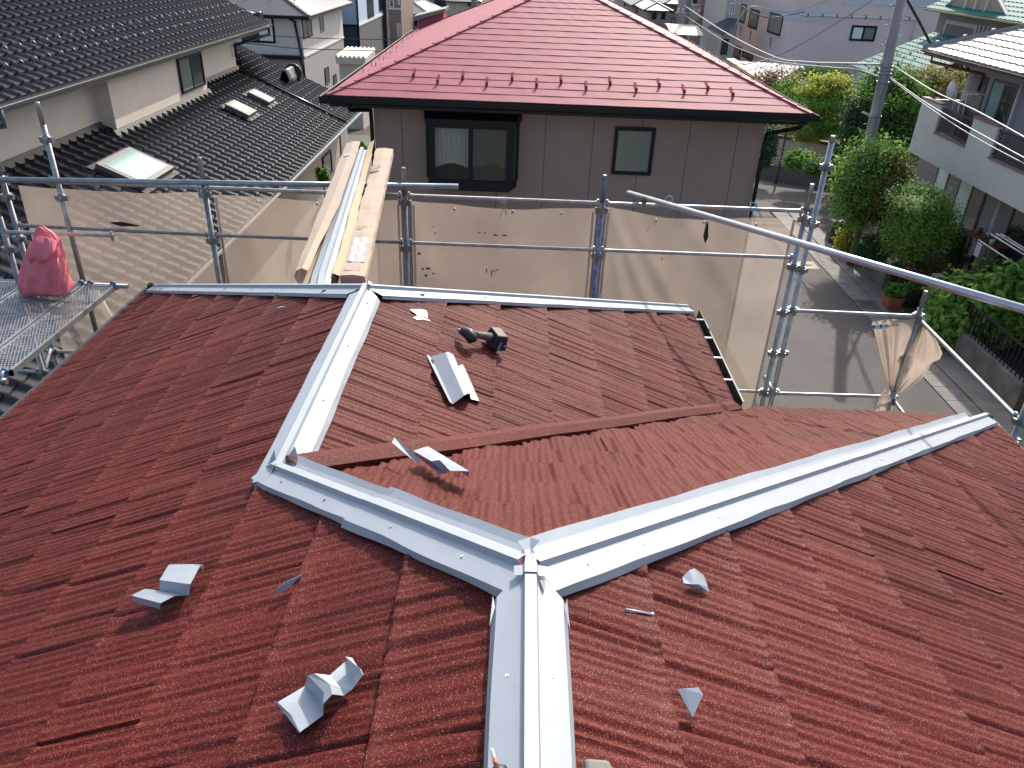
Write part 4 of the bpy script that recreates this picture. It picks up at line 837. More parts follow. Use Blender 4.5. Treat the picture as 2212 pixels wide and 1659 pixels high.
# bay window
b0, b1 = ony(924, 320, WY).x, ony(1118, 325, WY).x; zt_, zb_ = ony(1020, 258, WY).z + .02, ony(1020, 394, WY).z + .03; yf = WY - .36; i0, i1 = b0 + .10, b1 - .12
bay = thing('bay_window', (b0, WY, zb_), None, None); setpar(bay, bh)
bay.name = 'bay_window'
mb = MB(); mb.hexa([(b0 - .05, WY, zt_ - .02), (i0 - .08, yf - .07, zt_ - .02), (i1 + .08, yf - .07, zt_ - .02), (b1 + .05, WY, zt_ - .02), (b0 - .05, WY, zt_ + .09), (i0 - .08, yf - .07, zt_ + .05), (i1 + .08, yf - .07, zt_ + .05), (b1 + .05, WY, zt_ + .09)]); mb.build('hood', darkf, bay)
mb = MB(); mb.hexa([(b0, WY, zb_ - .07), (i0, yf, zb_ - .07), (i1, yf, zb_ - .07), (b1, WY, zb_ - .07), (b0, WY, zb_ + .03), (i0, yf, zb_ + .03), (i1, yf, zb_ + .03), (b1, WY, zb_ + .03)]); mb.build('sill', darkf, bay)
mb = MB(); fz0, fz1 = zb_ + .03, zt_ - .02
for x in (i0, i1): mb.box(x - .05, x + .05, yf, yf + .05, fz0, fz1)
xm = (i0 + i1) / 2; mb.box(xm - .035, xm + .035, yf + .005, yf + .045, fz0, fz1); mb.box(i0 + .05, i1 - .05, yf, yf + .05, fz1 - .07, fz1 - .001); mb.box(i0 + .05, i1 - .05, yf, yf + .05, fz0 + .001, fz0 + .06)
for x in (b0, b1): mb.box(x - .02, x + .02, WY - .03, WY, fz0, fz1)
mb.build('frame', darkf, bay)
clear = mat('clear_window_glass', (.02, .05, .045), .03, spec=.6, alpha=.22)
mb = MB(); mb.box(i0 + .05, xm - .035, yf + .022, yf + .026, fz0 + .06, fz1 - .07); mb.build('pane', clear, bay); mb = MB(); mb.box(xm + .035, i1 - .05, yf + .028, yf + .032, fz0 + .06, fz1 - .07); mb.build('pane', mat('screen_window_glass', (.02, .05, .045), .05, spec=.6, alpha=.5), bay)
for xa, xb in ((b0, i0), (b1, i1)): mb = MB(); mb.bar((xa, WY - .03, (fz0 + fz1) / 2), (xb + (.045 if xb < xm else -.045) * 0, yf + .05, (fz0 + fz1) / 2), .006, fz1 - fz0 - .03); mb.build('pane', clear, bay)
rows = []; rr = random.Random(3)
for j in range(11):
    v = j / 10; row = []
    for i in range(181):
        u = i / 180; x = i0 - .0 + (i1 - i0) * u; am = .5 + .5 * v; yy = yf + .16 + .02 * am * math.sin(u * 120 + 2 * math.sin(u * 13)) - .0
        bot = fz0 + .18 + (.10 * abs(math.sin(u * math.pi * 2)) ** 1.0 if v > .8 else .10 * abs(math.sin(u * math.pi * 2)))
        row.append((x, yy, (fz1 - .02) * (1 - v) + bot * v))
    rows.append(row)
mb = MB(); mb.grid(rows); mb.build('curtain', curtain, bay)
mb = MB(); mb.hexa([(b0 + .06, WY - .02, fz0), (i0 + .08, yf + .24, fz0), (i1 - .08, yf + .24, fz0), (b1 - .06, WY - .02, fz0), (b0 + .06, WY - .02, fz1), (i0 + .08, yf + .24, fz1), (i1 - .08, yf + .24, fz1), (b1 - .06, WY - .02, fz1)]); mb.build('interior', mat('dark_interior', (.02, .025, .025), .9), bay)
# ================================================================ LEFT NEIGHBOUR HOUSE (black wave tiles)
lh = thing('house', (-9, 16, GZ), 'tan two-storey house with black wave-tiled roofs at the left', 'house')
def wave(pitch, amp):
    def h(u, k, t):
        s = (u % pitch) / pitch; return amp * ((np.cos(s * 2 * np.pi + .9 * np.sin(s * 2 * np.pi)) * .5 + .5)) - .004 * t
    return h
def tiles(parent, eave_x, eave_z, sgn, y0, y1, plan, m=darkroof, pitch=.285, expo=.25, amp=.055, ins=None, smp=10, nose=.034, rows=3, q_=.45, nm='roof_slope'):
    """roof slope facing sgn*X whose eave runs along Y"""
    c_ = 1 / math.sqrt(1 + q_ * q_); s_ = q_ * c_; tx = eave_x - sgn * plan; tz = eave_z + q_ * plan; L_ = plan / c_
    n_ = int(L_ / expo) + 1; vl_ = [max(0, L_ - expo * (n_ - i)) for i in range(n_ + 1)]
    return course_roof(nm, (tx, 0, tz), (0, 1, 0), (sgn * c_, 0, -s_), (sgn * s_, 0, c_), y0, y1, vl_, ins or (lambda x, y: np.ones_like(x, bool)), wave(pitch, amp), pitch / smp, m, parent, nose, rows)
EX, EZ = -5.3, -4.87
UX, UZ = -7.87, -2.33
tiles(lh, UX, UZ, 1, 7.5, 25.9, 6.5)
tiles(lh, EX, EZ, 1, 6.3, 26.8, 4.3, ins=lambda x, y: (x > -8.5) | (y > 24.3))
gut = mat('grey_gutter', (.10, .115, .13), .4)
def gutter_y(par, x, z, y0, y1, sg=1, r=.06, m=None):
    mb = MB(); mb.grid([[(x + sg * (r + math.cos(a) * r), y, z - math.sin(a) * r) for a in [math.pi - k * math.pi / 6 * 1.0 for k in range(7)]] for y in (y0, y1)], False); return mb.build('gutter', m or gut, par, solid=.005)
gutter_y(lh, UX - .03, UZ - .03, 7.5, 26); gutter_y(lh, EX - .03, EZ - .03, 6.3, 26.9)
mb = MB(); mb.box(UX - 6, UX - .02, 7.5, 25.8, UZ - .16, UZ - .10); mb.box(UX - .05, UX - .02, 7.5, 25.8, UZ - .10, UZ - .01); mb.build('soffit', mat('grey_soffit', (.20, .19, .18), .8), lh)
mb = MB(); mb.box(-14, -8.46, 5, 24.25, GZ - .5, UZ - .155); mb.build('wall', tan, lh)
nodes_phase(tan, 0.4, 1.72)
mb = MB(); mb.box(-8.47, -8.157, 15.93, 20.98, -6, UZ - .157); mb.build('wall', tan, lh)
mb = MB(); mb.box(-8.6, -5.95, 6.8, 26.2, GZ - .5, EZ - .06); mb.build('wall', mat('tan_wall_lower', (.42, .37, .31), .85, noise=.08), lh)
wx(lh, -8.157, 1, 386, 124, 206, 436, n=2, gmats=[glassg, glass], fw=.06)
mb = MB()
fl = mat('roof_wall_flashing', (.05, .048, .046), .6, noise=.2)
for x, a, b in ((-8.46, 5, 15.9), (-8.157, 15.75, 21.05), (-8.46, 21.05, 24.3)):
    z = EZ + .45 * (-x - 5.3); mb = MB(); mb.hexa([(x, a, z), (x + .10, a, z - .02), (x + .10, b, z - .02), (x, b, z), (x, a, z + .10), (x + .02, a, z + .10), (x + .02, b, z + .10), (x, b, z + .10)]); mb.build('wall_flashing', fl, lh)
lpP, lpN = V(EX, 0, EZ + .03), V(.45, 0, 1)
a = onpl(517, 153, lpP, lpN); b = onpl(760, 257, lpP, lpN); mb = MB(); mb.tube([a + V(0, 0, .03), V(b.x, a.y, b.z + .03)], .06, 8); mb.build('verge_roll', darkroof, lh)
def skyl(c, label=None, h=.13):
    P = [onpl(*p, lpP, lpN) for p in c]
    if len(P) == 3: P = [P[1], P[0], P[2], P[1] + P[2] - P[0]]; P = [P[1], P[0], P[3 - 1], P[3]]; P = [P[1], P[0], P[2], P[3]]
    return P
def skybox(back, left, right, name='skylight', h=.13, fw=.07):
    B, L2, R2 = (onpl(*p, lpP, lpN) for p in (back, left, right)); n = lpN.normalized()
    # square the box to the roof: u along Y, v down the slope
    y0, y1 = sorted((L2.y, B.y)) if abs(L2.y - B.y) > abs(R2.y - B.y) else sorted((R2.y, B.y)); xs_ = [B.x, L2.x, R2.x]; x0, x1 = min(xs_), max(xs_)
    def pt(x, y, k): return V(x, y, lpP.z + .45 * (EX - x)) + n * k
    def ring(g, k0, k1, mb):
        mb.hexa([pt(x0 + g, y0 + g, k0), pt(x1 - g, y0 + g, k0), pt(x1 - g, y1 - g, k0), pt(x0 + g, y1 - g, k0), pt(x0 + g, y0 + g, k1), pt(x1 - g, y0 + g, k1), pt(x1 - g, y1 - g, k1), pt(x0 + g, y1 - g, k1)])
    mb = MB(); ring(0, -.02, h, mb); o = mb.build(name, mat('skylight_frame', (.14, .13, .12), .5), lh); mb = MB(); ring(fw, h - .01, h + .006, mb); mb.build('pane', skyglass, o)
    mb = MB(); ring(-.1, -.0, .035, mb); mb.build('flashing', darkf, o)
skybox((503, 225), (486, 236), (556, 246)); skybox((547, 201), (533, 208), (594, 221)); skybox((279, 331), (204, 367), (372, 374), fw=.09)
# roll ends on the roof edges
a = onpl(622, 176, lpP, lpN); b = onpl(660, 160, lpP, lpN)
mb = MB(); c = V(a.x, a.y, a.z + .12); 
for k in range(5): mb.tube([c + V(0, -.35, -.05 + k * .06), c + V(-.0, .65, -.05 + k * .06)], .16 - k * .022, 12)
mb.build('ridge_end', mat('silver_tile', (.22, .21, .20), .35, .2), lh); mb = MB(); mb.tube([c + V(0, .65, .05), c + V(0, .75, .05)], .27, 16); mb.build('ridge_ornament', darkroof, lh)
c0_ = ony(505, 22, 26.3); c1_ = ony(556, 36, 26.3); mb = MB(); mb.tube([c0_, c1_], .09, 10); mb.tube([c1_ + V(-.02, 0, 0), c1_ + V(.14, 0, .0)], .15, 12); mb.box(c0_.x, c1_.x, 26.2, 26.4, c1_.z - .4, c1_.z - .05); mb.build('ridge_end', darkroof, lh)
mb = MB(); mb.tube([(UX + .05, 25.7, UZ - .1), (UX + .05, 25.7, UZ - .28), (-8.38, 24.1, UZ - .45), (-8.38, 24.1, UZ - .75)], .04, 8); mb.build('downpipe', gutterm, lh); mb = MB(); a = onx(2, 246, UX + .03); mb.tube([(a.x, a.y, a.z + .08), (a.x, a.y, a.z - .18), (a.x - .3, a.y - .1, a.z - .2)], .045, 8); mb.build('downpipe', gut, lh)
# snow guards: small bright loops in two staggered rows on both roofs
sgm = mat('guard_steel', (.45, .47, .5), .3, .7); mb = MB(); mb.tube([(0, 0, 0), (.0, 0, .05), (.05, 0, .06), (.09, 0, .01)], .011, 6); g0 = None
def guard(x, y, z, q_=.45):
    global g0
    if g0 is None: g0 = mb.build('snow_guard', sgm); g0.location = (x, y, z); g0.parent = lh; g0.matrix_parent_inverse = wm(lh).inverted(); return
    g = g0.copy(); COL.objects.link(g); g.location = (x, y, z); g.parent = lh; g.matrix_parent_inverse = wm(lh).inverted()
for i in range(34):
    y = 11.2 + i * .43; 
    for dx in (.62, 1.0): guard(UX - dx, y + (.28 if dx > .7 else 0), UZ + .45 * dx + .05)
for i in range(15):
    y = 17 + i * .57
    for dx in (.55, .95): guard(EX - dx, y + (.28 if dx > .7 else 0), EZ + .45 * dx + .05)
# lower storey window and louvre facing the gap
def louvre(parent, axis, pl, out, a0, a1, z0, z1, m=None, n=14):
    a0, a1 = sorted((a0, a1)); z0, z1 = sorted((z0, z1)); mb = MB(); st = (z1 - z0) / n
    for i in range(n):
        z = z0 + i * st
        if axis == 'x': mb.hexa([(pl, a0, z), (pl + out * .05, a0, z), (pl + out * .05, a1, z), (pl, a1, z), (pl, a0, z + st * .85), (pl + out * .012, a0, z + st * .85), (pl + out * .012, a1, z + st * .85), (pl, a1, z + st * .85)])
    return mb.build('louvre', m or mat('louvre_brown', (.10, .085, .075), .5), parent)
wx(lh, -5.95, 1, 697, 338, 392, 714, n=1, fw=.04)
a = onx(735, 300, -5.93); b = onx(750, 300, -5.93); louvre(lh, 'x', -5.945, 1, a.y, b.y, onx(742, 345, -5.93).z, onx(742, 268, -5.93).z)
# ================================================================ FAR HOUSES
FZ = -10.4
def hiproof(parent, x0, x1, y0, y1, z, q_, m, oh=.6, gable=None, thick=.12, fasc=None, m2=None):
    x0 -= oh; x1 += oh; y0 -= oh; y1 += oh; W_, D_ = x1 - x0, y1 - y0; h = q_ * min(W_, D_) / 2
    if gable == 'x': r0, r1 = V((x0 + x1) / 2, y0, z + q_ * W_ / 2), V((x0 + x1) / 2, y1, z + q_ * W_ / 2)
    elif gable == 'y': r0, r1 = V(x0, (y0 + y1) / 2, z + q_ * D_ / 2), V(x1, (y0 + y1) / 2, z + q_ * D_ / 2)
    elif W_ < D_: r0, r1 = V((x0 + x1) / 2, y0 + W_ / 2, z + h), V((x0 + x1) / 2, y1 - W_ / 2, z + h)
    else: r0, r1 = V(x0 + D_ / 2, (y0 + y1) / 2, z + h), V(x1 - D_ / 2, (y0 + y1) / 2, z + h)
    a, b, c, d = V(x0, y0, z), V(x1, y0, z), V(x1, y1, z), V(x0, y1, z)
    if (W_ < D_ and gable != 'y') or gable == 'x': F = [[a, b, r0], [b, c, r1, r0], [c, d, r1], [d, a, r0, r1]]
    else: F = [[a, b, r1, r0], [b, c, r1], [c, d, r0, r1], [d, a, r0]]
    out = []
    for i, f in enumerate(F):
        mb = MB(); mb.poly(f); out.append(mb.build('roof_slope', (m2[i] if m2 and m2[i] else m), parent))
    mb = MB(); mb.box(x0, x1, y0, y1, z - thick, z - .005); mb.build('fascia', fasc or darkf, parent)
    mb = MB()
    for p, r_ in ((a, r0 if not (W_ >= D_ and gable != 'x') else r0), (b, r0 if (W_ < D_ or gable == 'x') else r1)): mb = MB(); mb.bar(p + V(0, 0, .03), r_ + V(0, 0, .03), .16, .06); mb.build('hip_cap', m, parent)
    mb = MB(); mb.bar(r0 + V(0, 0, .04), r1 + V(0, 0, .04), .2, .1); mb.build('ridge_cap', m, parent)
    return out
tilegrey = siding('grey_slate_roof', (.10, .105, .115), .11, False, .55, .5); tileglare = siding('glare_slate_roof', (.42, .38, .37), .13, False, .75, .35)  # paler slate copy puts the glare on the white house's side slope into colour
greytile = siding('grey_tile_roof', (.24, .25, .26), .14, False, .5, .35)
wsid = siding('white_siding', (.62, .60, .56), .15, False, .82); gsid = siding('grey_brick_siding', (.36, .35, .345), .13, False, .75)
bsid = siding('pale_blue_siding', (.44, .56, .70), .16, False, .86); nsid = mat('navy_wall', (.04, .05, .075), .7, noise=.1); nbr = siding('dark_brick_siding', (.10, .105, .12), .16, False, .45)
brk = siding('brown_brick_siding', (.27, .185, .15), .16, False, .75); pinks = mat('pink_stucco', (.72, .61, .60), .85, noise=.06, nscale=.4)
def house_box(label, x0, x1, y0, y1, ztop, m, zb=FZ, name='house', lower=None, zsplit=None):
    h = thing(name, ((x0 + x1) / 2, (y0 + y1) / 2, zb), label, 'house'); mb = MB(); mb.box(x0, x1, y0, y1, (zsplit if lower else zb), ztop); mb.build('wall', m, h)
    if lower: mb = MB(); mb.box(x0 + .01, x1 - .01, y0 + .01, y1 - .01, zb, zsplit + .01); mb.build('wall', lower, h)
    return h
# white house
Y_ = 50; xc = ony(651, 60, Y_).x; zt_ = ony(651, 31, Y_).z; zs_ = ony(651, 122, Y_).z; yfar = onx(738, 20, xc).y
wh = house_box('white-sided house with a dark slate roof, behind the black wave-tiled roof', xc - 9, xc, Y_, yfar, zt_, wsid, lower=gsid, zsplit=zs_)
hiproof(wh, xc - 9, xc, Y_, yfar, zt_ - .02, .42, tilegrey, .7, thick=.2, m2=[None, tileglare, None, None])
mb = MB(); mb.box(xc - 9, xc + .02, Y_ - .45, Y_, zs_ - .15, zs_ + .05); mb.build('lower_eave', darkf, wh); mb = MB(); mb.box(xc, xc + .05, Y_, yfar, zs_ - .06, zs_ + .06); mb.build('band', white, wh)
mb = MB(); mb.box(xc - 8.9, xc + .7, Y_ - .86, Y_ - .72, zt_ - .16, zt_ - .03); mb.build('gutter', darkf, wh)
wy(wh, Y_, (520, 34, 593, 92), n=2, gmats=[glass, curtain], fw=.12)
wx(wh, xc, 1, 652.5, 31, 86, 672, n=2, fw=.08); wx(wh, xc, 1, 690, 20, 72, 698, n=1, fw=.06, fm=mat('grey_frame', (.2, .2, .2), .5), gm=glassg)
wx(wh, xc - .0, 1, 702, 147, 184, 710, n=1, fw=.05); wx(wh, xc, 1, 720, 162, 184, 726, n=1, fw=.05)
mb = MB(); mb.tube([(xc - .6, Y_ - .8, zt_ - .1), (xc - .35, Y_ - .1, zt_ - .4), (xc - .12, Y_ - .1, zs_ + .1), (xc - .12, Y_ - .55, zs_ - .1), (xc - .05, Y_ - .12, zs_ - .6), (xc - .05, Y_ - .12, FZ)], .07, 6); mb.build('downpipe', darkf, wh)
for i in range(7): p = ony(480 + i * 26, 10 + (i % 2) * 5, Y_ + .9); mb = MB(); z = zt_ + .42 * 1.5; mb.box(p.x, p.x + .06, Y_ + .8 + .3 * (i % 2), Y_ + .83 + .3 * (i % 2), z, z + .2); mb.build('snow_guard', darkf, wh)
# blue house
Y_ = 64; xc2 = ony(771, 30, Y_).x; zs2 = ony(768, 55, Y_).z; yf2 = onx(826, 20, xc2).y
bl = house_box('pale blue over navy house, between the white house and the brown brick house', xc2 - 7, xc2, Y_, yf2, 1.2, bsid, lower=nsid, zsplit=zs2)
mb = MB(); mb.box(xc2 - .011, xc2 + .012, Y_ + .1, yf2, FZ, zs2 - .02); mb.build('wall', nbr, bl); mb = MB(); mb.box(xc2 - 7, xc2 + .05, Y_ - .06, Y_ - .002, zs2 - .08, zs2 + .06); mb.build('band', darkf, bl); mb = MB(); mb.box(xc2 + .013, xc2 + .07, Y_, yf2, zs2 - .08, zs2 + .1); mb.build('band', white, bl)
hiproof(bl, xc2 - 7, xc2, Y_, yf2, 1.22, .4, tilegrey)
wx(bl, xc2, 1, 793, -10, 44, 806, n=1, fw=.08); wx(bl, xc2, 1, 818, -8, 26, 826, n=1, fw=.06); wy(bl, Y_, (726, 5, 733, 37), n=1, fw=.1)
mb = MB(); mb.tube([(xc2 + .06, Y_ - .08, 1), (xc2 + .06, Y_ - .08, FZ)], .08, 6); mb.build('downpipe', darkf, bl)
mb = MB(); mb.box(xc2 - .2, xc2 + .35, yf2, yf2 + 1.2, FZ, 1.3); mb.build('corner_wall', mat('black_wall', (.03, .03, .035), .6), bl)
# brown brick house
Y_ = 82; x0 = ony(837, 40, Y_).x; x1 = ony(867, 40, Y_).x
br = house_box('brown brick-clad house with small white arched windows, right of the blue house', x0 - .5, x1, Y_, Y_ + 9, .6, brk)
hiproof(br, x0 - .5, x1, Y_, Y_ + 9, .6, .4, tilegrey, .3)
for r_ in ((838, 62, 842, 90), (858, 50, 861.5, 80), (863, 50, 866, 78), (841, -2, 851, 16), (859, -4, 864, 10)): wy(br, Y_, r_, n=1, fm=white, gm=glass, fw=.09)
mb = MB(); z = ony(850, 19, Y_).z; mb.box(x0 - .5, x1, Y_ - .05, Y_ - .002, z - .06, z + .06); mb.build('band', white, br)
# grey tiled bungalow
Y_ = 92; a = ony(868, 28, Y_); b = ony(915, 28, Y_); gh = house_box('low house with a pale grey tiled roof, far behind the roof hood', a.x, b.x, Y_, Y_ + 10, a.z, mat('weathered_wall', (.35, .33, .29), .85, noise=.1), zb=FZ)
hiproof(gh, a.x, b.x, Y_, Y_ + 10, a.z, .5, greytile, .9)
for r_ in ((884, 36, 890, 58), (895, 32, 901, 56)): wy(gh, Y_, r_, n=1, fw=.08)
a = ony(938, 20, 105); b = ony(963, 20, 105); dh = house_box('dark two-storey house at the top edge, left of the pale grey one', a.x, b.x, 105, 114, 1, mat('charcoal_wall', (.06, .06, .065), .7), zb=FZ); wy(dh, 105, (942, 3, 952, 18), n=2, fw=.08)
hiproof(dh, a.x, b.x, 105, 114, 1, .4, tilegrey)
a = ony(966, 20, 98); b = ony(1030, 20, 98); ch = house_box('cream house with a dark roof edge at the top, above the red roof', a.x, b.x, 98, 107, ony(980, 2, 98).z, beigew, zb=FZ); hiproof(ch, a.x, b.x, 98, 107, ony(980, 2, 98).z, .35, tilegrey, .5); wy(ch, 98, (1010, 5, 1020, 14), n=2, fw=.08)
a = ony(1023, 5, 70); mb = MB(); mb.tube([(a.x, 70, FZ), (a.x, 70, 2)], .2, 12); tag(mb.build('utility_pole', concrete), 'grey concrete pole rising just behind the red roof near the top edge', 'utility pole')
# cream hut with ribbed metal roof
Y_ = 44; a = ony(733, 150, Y_); b = ony(778, 150, Y_); zt2 = ony(755, 137, Y_).z; hut = house_box('cream shed with a ribbed pale metal roof, behind the red roof edge', a.x, b.x, Y_, Y_ + 2.6, zt2, mat('hut_wall', (.45, .42, .36), .8, noise=.06), zb=gz(0, 44) - .3, name='shed')
mb = MB(); mb.box(a.x - .1, b.x + .35, Y_ - .25, Y_ + 2.8, zt2, zt2 + .30); mb.build('fascia', mat('hut_trim', (.50, .46, .38), .7), hut)
for i in range(7): x = a.x - .05 + (b.x - a.x + .3) * i / 6; mb = MB(); mb.hexa([(x - .12, Y_ - .27, zt2 + .3), (x + .12, Y_ - .27, zt2 + .3), (x + .12, Y_ + 2.8, zt2 + .42), (x - .12, Y_ + 2.8, zt2 + .42), (x - .03, Y_ - .27, zt2 + .42), (x + .03, Y_ - .27, zt2 + .42), (x + .03, Y_ + 2.8, zt2 + .54), (x - .03, Y_ + 2.8, zt2 + .54)]); mb.build('roof_rib', mat('rib_cream', (.66, .62, .48), .5), hut)
# ---- right side, beyond the red roof
Y_ = 62; a = ony(1583, 100, Y_); b = ony(1601, 60, Y_)
# pink building with rounded corner
PY = 60; xr0 = ony(1703, 100, PY).x; rc = 1.2; yfp = onx(1590, 60, xr0).y; xend = ony(2060, 60, PY).x
pk = thing('building', (xr0 + 6, PY, FZ), 'pale pink building with a rounded corner, three tall windows and a white drainpipe', 'building')
foot = [(xr0, yfp), (xr0, PY + rc)] + [(xr0 + rc - rc * math.cos(t_), PY + rc - rc * math.sin(t_)) for t_ in [k * math.pi / 16 for k in range(1, 8)]] + [(xr0 + rc, PY), (xend, PY), (xend, yfp)]
mb = MB(); n_ = len(foot); zt3 = 1.5
mb.add([(x, y, FZ - 1) for x, y in foot] + [(x, y, zt3) for x, y in foot], [(i, (i + 1) % n_, (i + 1) % n_ + n_, i + n_) for i in range(n_)] + [tuple(range(n_, 2 * n_))]); mb.build('wall', pinks, pk)
f2 = [(x + (-.04 if x < xr0 + rc else 0), y - (.04 if y < PY + rc else 0)) for x, y in foot]
mb = MB(); za, zb2 = ony(1760, 25, PY).z, ony(1760, 46, PY).z; f3 = [p for p in f2 if p[0] < xr0 + rc + .1] + [(xr0 + 3.1, PY - .04)]
mb.add([(x, y, zb2) for x, y in f3] + [(x, y, za) for x, y in f3], [(i, i + 1, i + 1 + len(f3), i + len(f3)) for i in range(len(f3) - 1)]); mb.build('band', mat('pale_grey_band', (.58, .61, .66), .8), pk)
mb = MB(); za = ony(1900, 12, PY).z; mb.box(xr0 + 3.2, xend, PY - .05, PY - .002, za, za + 1.2); mb.build('band', MATS['pale_grey_band'], pk)
wy(pk, PY, (1861 + 1, 75, 1946, 123) if False else (1862, 74, 1946, 123), n=1) if False else wy(pk, PY, (1862 - 1, 75, 1862, 76), n=1) if False else None
wy(pk, PY, (1865 - 4, 75, 1945, 122), n=2, gmats=[curtain, glass], fw=.14) if False else wy(pk, PY, (1837, 55, 1892, 89), n=2, gmats=[curtain, glassg], fw=.14)
for (xa, t0, b0_, xb) in ((1611, 10, 52, 1597), (1638, 22, 66, 1619), (1689, 32, 80, 1661)): 
    wx(pk, xr0 - .01, -1, xa, t0, b0_, xb, n=1, fw=.12, gm=glassg)
for px, py in ((1601, 60), (1622, 70), (1666, 84)):
    for k in range(3): p = onx(px - k * 1.0, py + k * 7, xr0 - .01); mb = MB(); s_ = .16 if k == 0 else .10; mb.box(p.x - .03, p.x, p.y - s_, p.y + s_, p.z - .1, p.z + .1); mb.build('ornament', mat('plum_tile', (.22, .16, .17), .6), pk)
for (xa, t0, b0_, xb) in ((1600, 102, 130, 1584), (1626, 118, 134, 1604)): wx(pk, xr0 - .01, -1, xa, t0, b0_, xb, n=1, fw=.1)
z = ony(1850, 36, PY).z; x0 = ony(1728, 32, PY).x; x1 = ony(1978, 43, PY).x; mb = MB(); mb.tube([(x0, PY - .12, z), (x1, PY - .12, z), (x1 + .1, PY - .12, z - .3), (x1, PY - .12, z - 1.5)], .07, 8); pp = mb.build('drainpipe', white, pk)
for i in range(8): x = x0 + (x1 - x0) * (i + .5) / 8; mb = MB(); mb.box(x - .03, x + .03, PY - .2, PY, z - .1, z + .1); mb.build('pipe_clip', darkf, pp)
# white house with dark roof left of the pink building
Y_ = 66; a = ony(1570, 100, Y_).x; 
sw = house_box('narrow pale house with a sloping dark lean-to roof, left of the pink building', ony(1556, 100, Y_).x, ony(1586, 100, Y_).x, Y_, Y_ + 8, ony(1580, 10, Y_).z + 2, mat('offwhite_wall', (.5, .48, .45), .85, noise=.1), zb=FZ)
mb = MB(); p = [ony(*q_, Y_ - d_) for q_, d_ in (((1528, 58), .6), ((1560, 76), 1.4), ((1592, 52), 1.4), ((1592, 40), .1), ((1572, 38), .1))]; mb.poly(p, .1); mb.build('lean_to_roof', tilegrey, sw)
wy(sw, Y_, (1558, 84, 1572, 118), n=2, fw=.1); wy(sw, Y_, (1576, 5, 1588, 32), n=2, fw=.1, fm=white)
Y_ = 78; ap = house_box('pinkish-brown apartment block with a pale brick balcony beside the distant pole', ony(1494, 100, Y_).x, ony(1562, 100, Y_).x, Y_, Y_ + 10, 2.5, mat('dusty_pink_wall', (.34, .26, .24), .85, noise=.1), zb=FZ)
mb = MB(); mb.box(ony(1485, 30, Y_ - 1.5).x, ony(1512, 30, Y_ - 1.5).x, Y_ - 1.5, Y_ - .01, ony(1500, 44, Y_ - 1.5).z, ony(1500, 10, Y_ - 1.5).z); mb.build('balcony', siding('pale_brick', (.45, .38, .34), .2, False, .75), ap)
mb = MB(); x = ony(1521, 40, Y_ - .1).x; mb.tube([(x, Y_ - .12, 2), (x, Y_ - .12, FZ)], .09, 6); mb.build('downpipe', white, ap)
for r_ in ((1497, -5, 1506, 8), (1526, -8, 1536, 14), (1542, -6, 1552, 14), (1499, 52, 1508, 75), (1528, 40, 1540, 66), (1530, 80, 1542, 112)): wy(ap, Y_, r_, n=2, fw=.09)
mb = MB(); mb.box(ony(1536, 30, Y_ - 1).x, ony(1556, 30, Y_ - 1).x, Y_ - 1, Y_ - .01, ony(1545, 42, Y_ - 1).z, ony(1545, 22, Y_ - 1).z); mb.build('balcony', white, ap)
specs = [(1372, 1405, 96, 12, 'grey'), (1400, 1442, 88, 22, 'tan'), (1440, 1474, 98, 8, 'dark'), (1340, 1376, 112, -6, 'pale')]
for i, (pa, pb_, Y_, pt, nm) in enumerate(specs):
    x0, x1 = ony(pa, 20, Y_).x, ony(pb_, 20, Y_).x; z = ony((pa + pb_) / 2, pt, Y_).z; w_ = mat('far_wall_' + nm, {'grey': (.30, .29, .28), 'tan': (.40, .36, .30), 'dark': (.20, .19, .19), 'pale': (.5, .48, .45)}[nm], .85, noise=.1)
    h_ = house_box(['far grey slate-roofed house at the top edge, right of the red roof peak', 'far tan house above the cream carport roof', 'far dark-walled house just left of the distant pole', 'far pale house nearest the red roof peak at the top edge'][i], x0, x1, Y_, Y_ + 9, z, w_, zb=FZ)
    hiproof(h_, x0, x1, Y_, Y_ + 9, z, .45, greytile if i % 2 else tilegrey, .5)
    wy(h_, Y_, (pa + 8, pt + 6, pa + 18, pt + 20), n=2, fw=.1); wy(h_, Y_, (pb_ - 14, pt + 6, pb_ - 5, pt + 20), n=2, fw=.1); wy(h_, Y_, (pa + 9, pt + 30, pa + 19, pt + 48), n=2, fw=.1)
# further roofs so the background runs on behind the top edge
for i, (x, Y_, w_, lb_) in enumerate(((-46, 118, beigew, 'distant beige house at the top left, behind the white-sided house'), (-12, 124, MATS['far_wall_grey'], 'distant grey house on the skyline behind the skylight hood'), (4, 128, MATS['far_wall_pale'], 'distant pale house straight behind the red roof peak'), (22, 126, brk, 'distant brown brick house at the end of the street'), (36, 130, MATS['far_wall_pale'], 'distant pale house behind the apartment block'))):
    h_ = thing('house', (x, Y_, FZ), lb_, 'house', 'distant houses in the last row')
    mb = MB(); mb.box(x - 5, x + 5, Y_, Y_ + 8, FZ, FZ + 5.6); mb.build('wall', w_, h_); hiproof(h_, x - 5, x + 5, Y_, Y_ + 8, FZ + 5.6, .45, tilegrey if i % 2 else greytile, .5)
